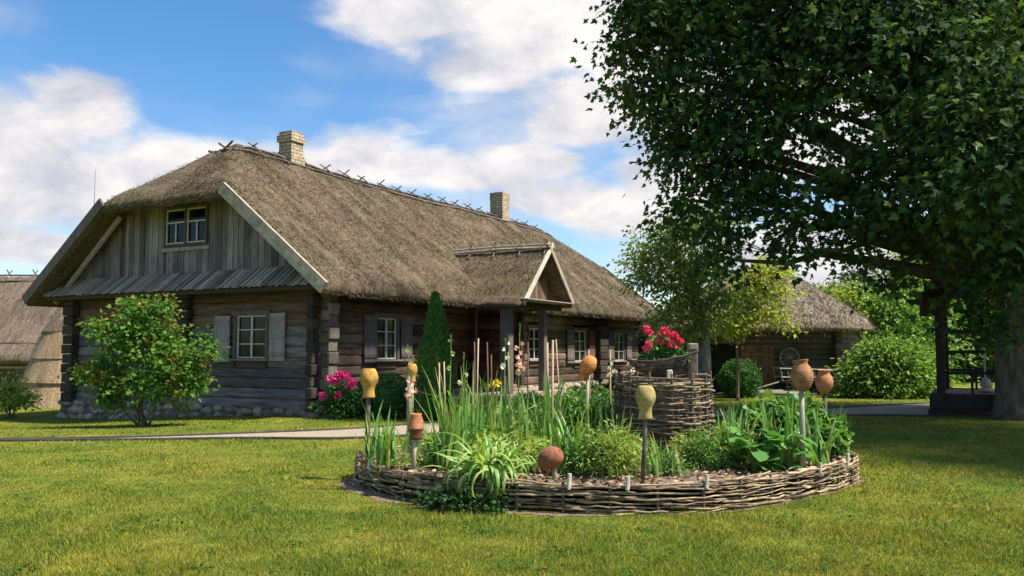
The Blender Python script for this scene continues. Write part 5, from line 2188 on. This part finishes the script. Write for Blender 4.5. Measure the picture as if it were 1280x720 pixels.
jug('bright orange jug tipped over on its stake behind the sword leaves', (jb.x - .01, jb.y, at(733, 460, jb.y).z), .92, JUG, 'orange', -1, .55, 1.0, True)
stake_for((jb.x, jb.y, at(735, 468, jb.y).z), jb, .022, 'stake', 'thin stake under the bright orange jug')
jb = on_ground(694, 601)
OVO = [(.0, .0), (.05, .004), (.09, .04), (.115, .10), (.122, .16), (.11, .22), (.08, .265), (.05, .285), (.04, .28), (.0, .25)]
jug('rust-brown clay pot lying tilted on a very short stake at the front rim', (jb.x - .05, jb.y, at(687, 573, jb.y).z), .92, OVO, 'rust', 1, 1.05, 1.2)
stake_for((jb.x - .01, jb.y, at(692, 580, jb.y).z), jb, .024, 'stake', 'very short pale stake under the rust-brown pot')
jb = on_ground(803, 603)
jug('olive-yellow jug upside down on the tall front stake before the wattle planter', (jb.x + .04, jb.y, at(808.5, 503, jb.y).z), .92, INV, 'olive', -1, .06, 0)
stake_for((jb.x + .045, jb.y, at(808, 495, jb.y).z), jb, .022, 'stake_dark', 'slightly leaning dark stake under the olive-yellow jug')
UPR = [(.0, .0), (.045, .0), (.075, .03), (.108, .10), (.118, .16), (.108, .215), (.082, .255), (.068, .275), (.070, .29), (.080, .31), (.082, .32), (.068, .318), (.055, .28), (.0, .24)]
jb = on_ground(1003, 587)
jug('larger brown clay jug with rimmed mouth, left of the two right-hand jugs', (jb.x + .02, jb.y, at(1006.5, 469, jb.y).z), 1.06, UPR, 'clay_brown', 1, -.12, .6)
stake_for((jb.x + .01, jb.y, at(1005, 485, jb.y).z), jb, .030, 'stake', 'straight pale stake under the larger brown jug on the right')
jb = Vector((at(1034, 552, 11.1).x, 11.1, SOIL))
jug('smaller reddish clay jug on a dark stake, rightmost in the bed', (jb.x - .02, jb.y, at(1031, 477, jb.y).z), .96, UPR, 'terracotta', 1, .05, 0)
stake_for((jb.x - .02, jb.y, at(1032, 488, jb.y).z), jb, .024, 'stake_dark', 'dark stake under the rightmost reddish jug')

# ------------------------------------------------------------------ BED PLANTS
def blades(n, length, width, spread, lean, curve, seed, base_r=.05, seg=7, twist=.4, arch=False):
    r_ = np.random.default_rng(seed)
    V, Fc = [], []
    for i in range(n):
        a = r_.uniform(0, 2 * math.pi)
        b = Vector((r_.normal(0, base_r), r_.normal(0, base_r), -.01))
        Ln = length * r_.uniform(.55, 1.1)
        w = width * r_.uniform(.7, 1.2)
        th0 = abs(r_.normal(0, lean)) + .03
        cv = curve * r_.uniform(.2, 1.6)
        out = Vector((math.cos(a), math.sin(a), 0))
        kink = r_.integers(3, seg - 1) if r_.random() < .13 else -1
        fa = a + math.pi / 2 + r_.normal(0, twist)
        side = Vector((math.cos(fa), math.sin(fa), 0))
        p = b.copy()
        th = th0
        base = len(V)
        for k in range(seg + 1):
            q = k / seg
            ww = w * (1 - q ** 2.2) * (.55 + .45 * min(1, q * 4)) / 2 + .0012
            dirv = out * math.sin(th) + Vector((0, 0, math.cos(th)))
            nn_ = dirv.cross(side)
            V.append(p - side * ww)
            V.append(p + nn_ * ww * .35)
            V.append(p + side * ww)
            p = p + dirv * (Ln / seg)
            th += cv / seg * (1 + 1.5 * q) + (r_.uniform(.8, 1.7) if k == kink else 0)
        for k in range(seg):
            o = base + k * 3
            Fc.append((o, o + 1, o + 4, o + 3))
            Fc.append((o + 1, o + 2, o + 5, o + 4))
    return np.array([tuple(v) for v in V]), np.array(Fc)


def sword(label, px, py, Y, n, length, mat='sword', width=.032, lean=.16, curve=.22, seed=0, base_r=.06, name='gladiolus_plant', group='clumps of sword leaves in the bed'):
    b = Vector((at(px, 436, Y).x, Y, SOIL + .03))
    t = thing(name, label, 'plant', b, 0, group)
    V, Fc = blades(int(n * 1.45), length * 1.06, width * 1.28, 0, lean, curve, seed, base_r * 1.15)
    o = obj('foliage', np_mesh('foliage', V, Fc), M[mat], t)
    return t


def Yof(py):
    return G(640, py, SOIL + .03).y


sword('sword-leaved clump at the left end of the bed beside the ochre jug stake', 484, 0, 9.75, 24, .72, 'sword', .030, .16, .3, 201)
sword('low sword-leaved tuft right behind the left rim', 471, 0, 10.2, 9, .45, 'sword', .026, .2, .3, 202)
sword('dense sword-leaved clump left of the arching lily', 566, 0, 9.5, 26, .85, 'sword', .034, .14, .18, 203, .08)
sword('tall yellowing gladiolus clump before the thuja', 562, 0, 10.2, 14, 1.15, 'sword_yellow', .026, .12, .14, 204, .07)
sword('tall green gladiolus clump before the dark gallery', 585, 0, 10.3, 22, 1.05, 'sword', .036, .11, .15, 205, .10)
sword('broad gladiolus clump in front of the porch post', 613, 0, 10.6, 26, 1.0, 'sword', .036, .13, .16, 206, .12)
sword('sparse yellow-tipped gladiolus clump under the pink flower spike', 642, 0, 10.4, 16, .85, 'sword_yellow', .028, .15, .22, 207, .12)
sword('upright bright clump left of the leaning cane', 684, 0, 10.2, 24, 1.02, 'sword', .034, .11, .16, 208, .05)
sword('bright sword-leaved clump right beside the rust-brown pot', 712, 0, 9.15, 20, .72, 'sword', .036, .17, .32, 209, .06)
sword('fine-leaved clump behind the yellow-green bush', 745, 0, 10.7, 26, .70, 'sword', .022, .16, .12, 210, .13)
sword('thin sword-leaved tuft beside the olive jug stake', 818, 0, 9.0, 9, .55, 'sword', .034, .14, .5, 211, .04)
sword('single short shoot in the bare mulch behind the front rim', 842, 0, 9.05, 5, .42, 'sword', .032, .10, .2, 212, .02)
sword('grassy clump right of the wattle planter', 905, 0, 10.9, 16, .62, 'sword', .030, .14, .25, 213, .10)
sword('tall sword-leaved shoots left of the broad-leaved plant', 930, 0, 10.2, 12, .75, 'sword', .032, .16, .55, 214, .07)
sword('upright sword leaves above the broad-leaved plant', 958, 0, 10.2, 10, .72, 'sword', .036, .12, .15, 215, .05)
sword('wide-bladed clump between the two right-hand jug stakes', 1015, 0, 9.85, 14, .62, 'sword', .044, .15, .4, 216, .07)
sword('sword-leaved clump at the right rim beside the dark stake', 1042, 0, 10.6, 14, .66, 'sword', .034, .17, .25, 217, .06)
sword('small tuft under the two-tone terracotta pot', 530, 0, 10.0, 10, .55, 'sword', .026, .22, .4, 218, .08)

sword('tall upright shoots in front of the grey planter side', 918, 0, 9.7, 12, .66, 'sword', .036, .13, .2, 219, .06)
sword('broad-bladed shoots crossing the round leaves at the right', 962, 0, 9.6, 9, .58, 'sword', .042, .2, .5, 220, .06)
sword('upright blades behind the pale stake of the brown jug', 990, 0, 10.2, 14, .80, 'sword', .036, .12, .18, 221, .07)
sword('tall narrow shoots at the left of the rust-brown pot', 655, 0, 9.9, 14, .85, 'sword', .030, .12, .15, 222, .06)
sword('young shoots before the wattle planter, left of the olive jug', 778, 0, 10.1, 12, .60, 'sword', .030, .16, .25, 223, .06)

# arching lily spilling over the rim
def lily(label, px, Y, n, length, width, seed, mat='lily'):
    b = Vector((at(px, 436, Y).x, Y, SOIL + .03))
    t = thing('daylily_plant', label, 'plant', b, 0, 'arching lilies at the front rim')
    V, Fc = blades(n, length, width, 0, .45, 2.0, seed, .09, 9, .15)
    obj('foliage', np_mesh('foliage', V, Fc), M[mat], t)
    return t


lily('large arching lily whose pale leaves hang over the front wattle', 612, 8.76, 110, .74, .062, 301)
lily('smaller arching lily behind the large one, nearer the rust-brown pot', 644, 9.3, 60, .56, .054, 302)
lily('low arching lily at the left of the large one', 592, 9.15, 44, .52, .050, 303)


def leafy(label, px, Y, w, h, mat, n_spray, per, size, templ, seed, name='leafy_plant', group='leafy plants in the bed', droop=.3, lob=None):
    b = Vector((at(px, 436, Y).x, Y, SOIL + .02))
    lobes = [((b.x, b.y, SOIL + h * .55), (w, w * .8, h * .48)), ((b.x - w * .4, b.y - .05, SOIL + h * .4), (w * .6, w * .5, h * .38)), ((b.x + w * .45, b.y, SOIL + h * .42), (w * .55, w * .5, h * .40))]
    return bush(name, label, 'plant', b, lobes, mat, n_spray, per, size, templ, .06, droop, 6, 2.0, seed, group, 'stalk')


leafy('yellow-green feathery bush at the middle of the front rim', 766, 9.05, .32, .54, 'gold', 230, 13, .062, 'lance', 401)
leafy('darker feathery bush right of the rust-brown pot', 738, 9.15, .36, .50, 'herb', 260, 12, .06, 'lance', 402)
leafy('green leafy bush before the right side of the wattle planter', 866, 9.7, .22, .44, 'gold', 120, 12, .065, 'lance', 403)
leafy('bushy green plant just right of the wattle planter', 886, 9.6, .26, .50, 'herb', 170, 12, .065, 'lance', 404)
leafy('dark green potato-like plant behind the right jug stake', 975, 10.9, .50, .72, 'herb', 280, 12, .09, 'round', 405)
leafy('dense dark plant under the rightmost jug', 1012, 10.6, .36, .58, 'herb', 200, 12, .08, 'round', 406)
leafy('pale leafy ground plant in the middle of the bed', 625, 9.8, .55, .42, 'gold', 220, 11, .07, 'oval', 407)
leafy('leafy green plant at the back below the orange jug', 722, 11.3, .42, .80, 'herb', 230, 12, .08, 'oval', 408)
leafy('mixed green plant at the back before the gallery', 655, 11.2, .55, .66, 'herb', 260, 12, .08, 'oval', 409)
leafy('dark ivy-like tuft growing outside the wattle at the front left', 560, 8.62, .26, .18, 'ivy', 90, 11, .05, 'round', 410) if False else None
leafy('straw-coloured low herbs in the left part of the bed', 530, 9.7, .30, .20, 'gold', 70, 10, .06, 'lance', 411)
leafy('small herb between the feathery bush and the tall planter', 795, 10.1, .18, .34, 'gold', 50, 11, .06, 'lance', 412)


leafy('bushy green plant left of the straight pale stake', 915, 9.75, .24, .46, 'gold', 130, 12, .065, 'lance', 414)
leafy('low green plant in the bare mulch right of the olive jug stake', 830, 9.15, .16, .20, 'herb', 80, 12, .055, 'lance', 415)
leafy('low mixed green plant behind the arching lilies', 585, 9.9, .5, .42, 'herb', 220, 12, .07, 'oval', 416)


def broad(label, px, Y, n, size, seed):
    b = Vector((at(px, 436, Y).x, Y, SOIL + .02))
    t = thing('broad_leaf_plant', label, 'plant', b, 0, 'broad-leaved plants in the bed')
    r_ = np.random.default_rng(seed)
    a = r_.uniform(0, 2 * np.pi, n)
    hgt2 = r_.uniform(.06, .40, n)
    rad = r_.uniform(.03, .20, n)
    P = np.stack([np.cos(a) * rad, np.sin(a) * rad, hgt2], 1)
    D = np.stack([np.cos(a), np.sin(a), r_.uniform(-.5, .5, n)], 1)
    N = np.stack([-.4 * np.cos(a), -.4 * np.sin(a), np.ones(n)], 1) + r_.normal(0, .3, (n, 3))
    obj('foliage', leaf_mesh('foliage', P, D, N, size * r_.uniform(.6, 1.2, n), 'round'), M['hosta'], t)
    mb = MB()
    for p in P:
        mb.tube([(p[0] * .15, p[1] * .15, -.02), (p[0] * .6, p[1] * .6, p[2] * .6), tuple(p)], [.007, .006, .004], 5)
    mb.build('stems', M['stalk'], t)
    return t


broad('broad-leaved plant with large round leaves at the right front rim', 942, 9.5, 46, .20, 501)
broad('broad-leaved plant beside the right jug stake', 975, 9.6, 38, .18, 502)
broad('broad-leaved plant below the porch post', 618, 10.2, 22, .19, 503)
# ivy outside the wattle
ib = Vector((G(578, 632).x, 8.45, 0))
bush('ivy_plant', 'dark ivy growing on the ground outside the wattle under the arching lily', 'plant', ib,
     [((ib.x, ib.y, .10), (.24, .09, .11)), ((ib.x - .22, ib.y + .12, .08), (.2, .1, .1)), ((ib.x + .3, ib.y - .02, .06), (.2, .08, .09))], 'ivy', 100, 10, .04, 'round', .05, .2, 4, 2, 510)


# flower spikes
def spike(label, px, Y, z0, z1, mat, nb, seed, bloom_from=.35, bloom_to=.85, size=.05, lean=.03):
    b = Vector((at(px, 436, Y).x, Y, SOIL + .02))
    t = thing('gladiolus_spike', label, 'flower', b, 0, 'gladiolus flower spikes')
    r_ = np.random.default_rng(seed)
    H_ = z1 - b.z
    mb = MB()
    top = Vector((lean, 0, H_))
    mb.tube([(0, 0, -.03), (lean * .3, 0, H_ * .5), top], [.009, .008, .004], 6)
    mb.build('stalk', M['stalk'], t)
    for k in range(nb):
        q = bloom_from + (bloom_to - bloom_from) * k / max(nb - 1, 1)
        c = np.array([lean * q, 0, H_ * q]) + np.array([(.018 if k % 2 else -.018), -.012, 0]) + r_.normal(0, .012, 3)
        D = []
        for j in range(6):
            a = 2 * math.pi * j / 6
            D.append(np.array([(.5 if k % 2 else -.5) + .7 * math.cos(a), -.5, .7 * math.sin(a) + .1]) + r_.normal(0, .15, 3))
        N = np.array([0, -1, .2]) + r_.normal(0, .3, (6, 3))
        obj('bloom', leaf_mesh('bloom', np.tile(c, (6, 1)), np.array(D), N, size * (1.15 - .55 * k / nb) * r_.uniform(.65, 1.3, 6), 'petal'), M[mat], t)
    P, D, N = [], [], []
    for k in range(9):
        q = bloom_to + (1 - bloom_to) * k / 9
        P.append((lean * q, 0, H_ * q))
        D.append((r_.normal(0, .3), -.2, 1))
        N.append((0, -1, 0))
    obj('bud', leaf_mesh('bud', np.array(P), np.array(D), np.array(N), .045, 'lance'), M['lily'], t)
    return t


spike('tall blush-pink gladiolus spike in front of the porch post', 647, 10.6, 0, at(648, 404, 10.6).z, 'blush', 8, 601, .62, .84, .048)
spike('white gladiolus spike left of the porch post', 629, 10.8, 0, at(629, 425, 10.8).z, 'cream', 4, 602, .78, .98, .036)
spike('small white-flowered spike before the gallery', 577, 10.2, 0, at(580, 440, 10.2).z, 'cream', 2, 603, .72, .80, .034)
spike('pink gladiolus spike leaning against the small yellow jug', 517, 10.25, 0, at(515, 465, 10.25).z, 'blush', 5, 604, .72, .92, .044, -.02)
spike('cream flower spike at the back left of the boat basket', 760, 11.4, 0, at(760, 452, 11.4).z, 'cream', 4, 605, .85, .98, .045)
spike('cream flower spike just left of the boat basket tip', 783, 11.4, 0, at(784, 450, 11.4).z, 'cream', 4, 606, .84, .98, .045, .06)
spike('green gladiolus spike without open flowers before the thuja', 517, 10.6, 0, at(511, 432, 10.6).z, 'lily', 3, 607, .75, .95, .035, -.07)
spike('slender budding spike in front of the thuja', 562, 10.5, 0, at(563, 420, 10.5).z, 'lily', 3, 608, .75, .95, .035, .02)
yf = thing('yellow_flower', 'small yellow blossom low among the swords before the gallery', 'flower', (at(617, 436, 10.4).x, 10.4, SOIL))
mb = MB()
zt = at(617, 482, 10.4).z - SOIL
mb.tube([(0, 0, -.02), (0, 0, zt)], .005, 5)
mb.build('stalk', M['stalk'], yf)
flower_heads('bloom', [(0, 0, zt), (.04, 0, zt + .03)], .035, 'yellow', yf, 16, .04, 620)

# dry canes standing in the bed
canes = [  # px,pytop, px base, Y, label
    (593, 427, 594, 10.6, 'pale dry cane before the dark gallery, left of a close pair'),
    (598, 423, 597, 10.7, 'tallest pale cane of the close pair before the gallery'),
    (609, 428, 610, 10.8, 'reddish dry cane right of the close pair'),
    (614, 443, 615, 10.4, 'short cut cane right of the reddish cane'),
    (555, 452, 556, 10.3, 'pale cut cane before the lower thuja'),
    (549, 453, 553, 10.2, 'thin tapering cane at the left edge of the thuja'),
    (684, 428, 685, 10.5, 'thick dry cane in the upright bright clump'),
    (691, 425, 690, 10.6, 'pale straight cane right of the thick one'),
    (695, 424, 706, 10.4, 'long brown cane leaning to the right beside the upright clump'),
    (736, 437, 737, 11.3, 'short cane rising directly behind the orange jug'),
    (763, 437, 764, 11.5, 'brown cane before the last farmhouse window'),
    (632, 470, 630, 10.9, 'dark cane crossing the foot of the porch post'),
    (660, 428, 660, 11.2, 'reddish cane right of the pink flower spike'),
    (635, 440, 639, 10.7, 'greenish cane overlapping the porch post'),
]
for i, (px, py, pxb, Y, lab) in enumerate(canes):
    b = Vector((at(pxb, 436, Y).x, Y, SOIL - .02))
    t_ = at(px, py, Y)
    mb = MB()
    r0 = .0095 if 'thick' not in lab else .016
    mid = b.lerp(t_, .5) + Vector((random.uniform(-.015, .015), 0, 0))
    mb.tube([b, mid, t_], [r0, r0 * .95, r0 * .85], 6)
    mt = 'rail' if ('reddish' in lab or 'dark' in lab) else ('stalk' if 'greenish' in lab else 'cane')
    tag(mb.build('garden_cane', M[mt], None, True), lab, 'cane', 'dry canes in the flower bed')
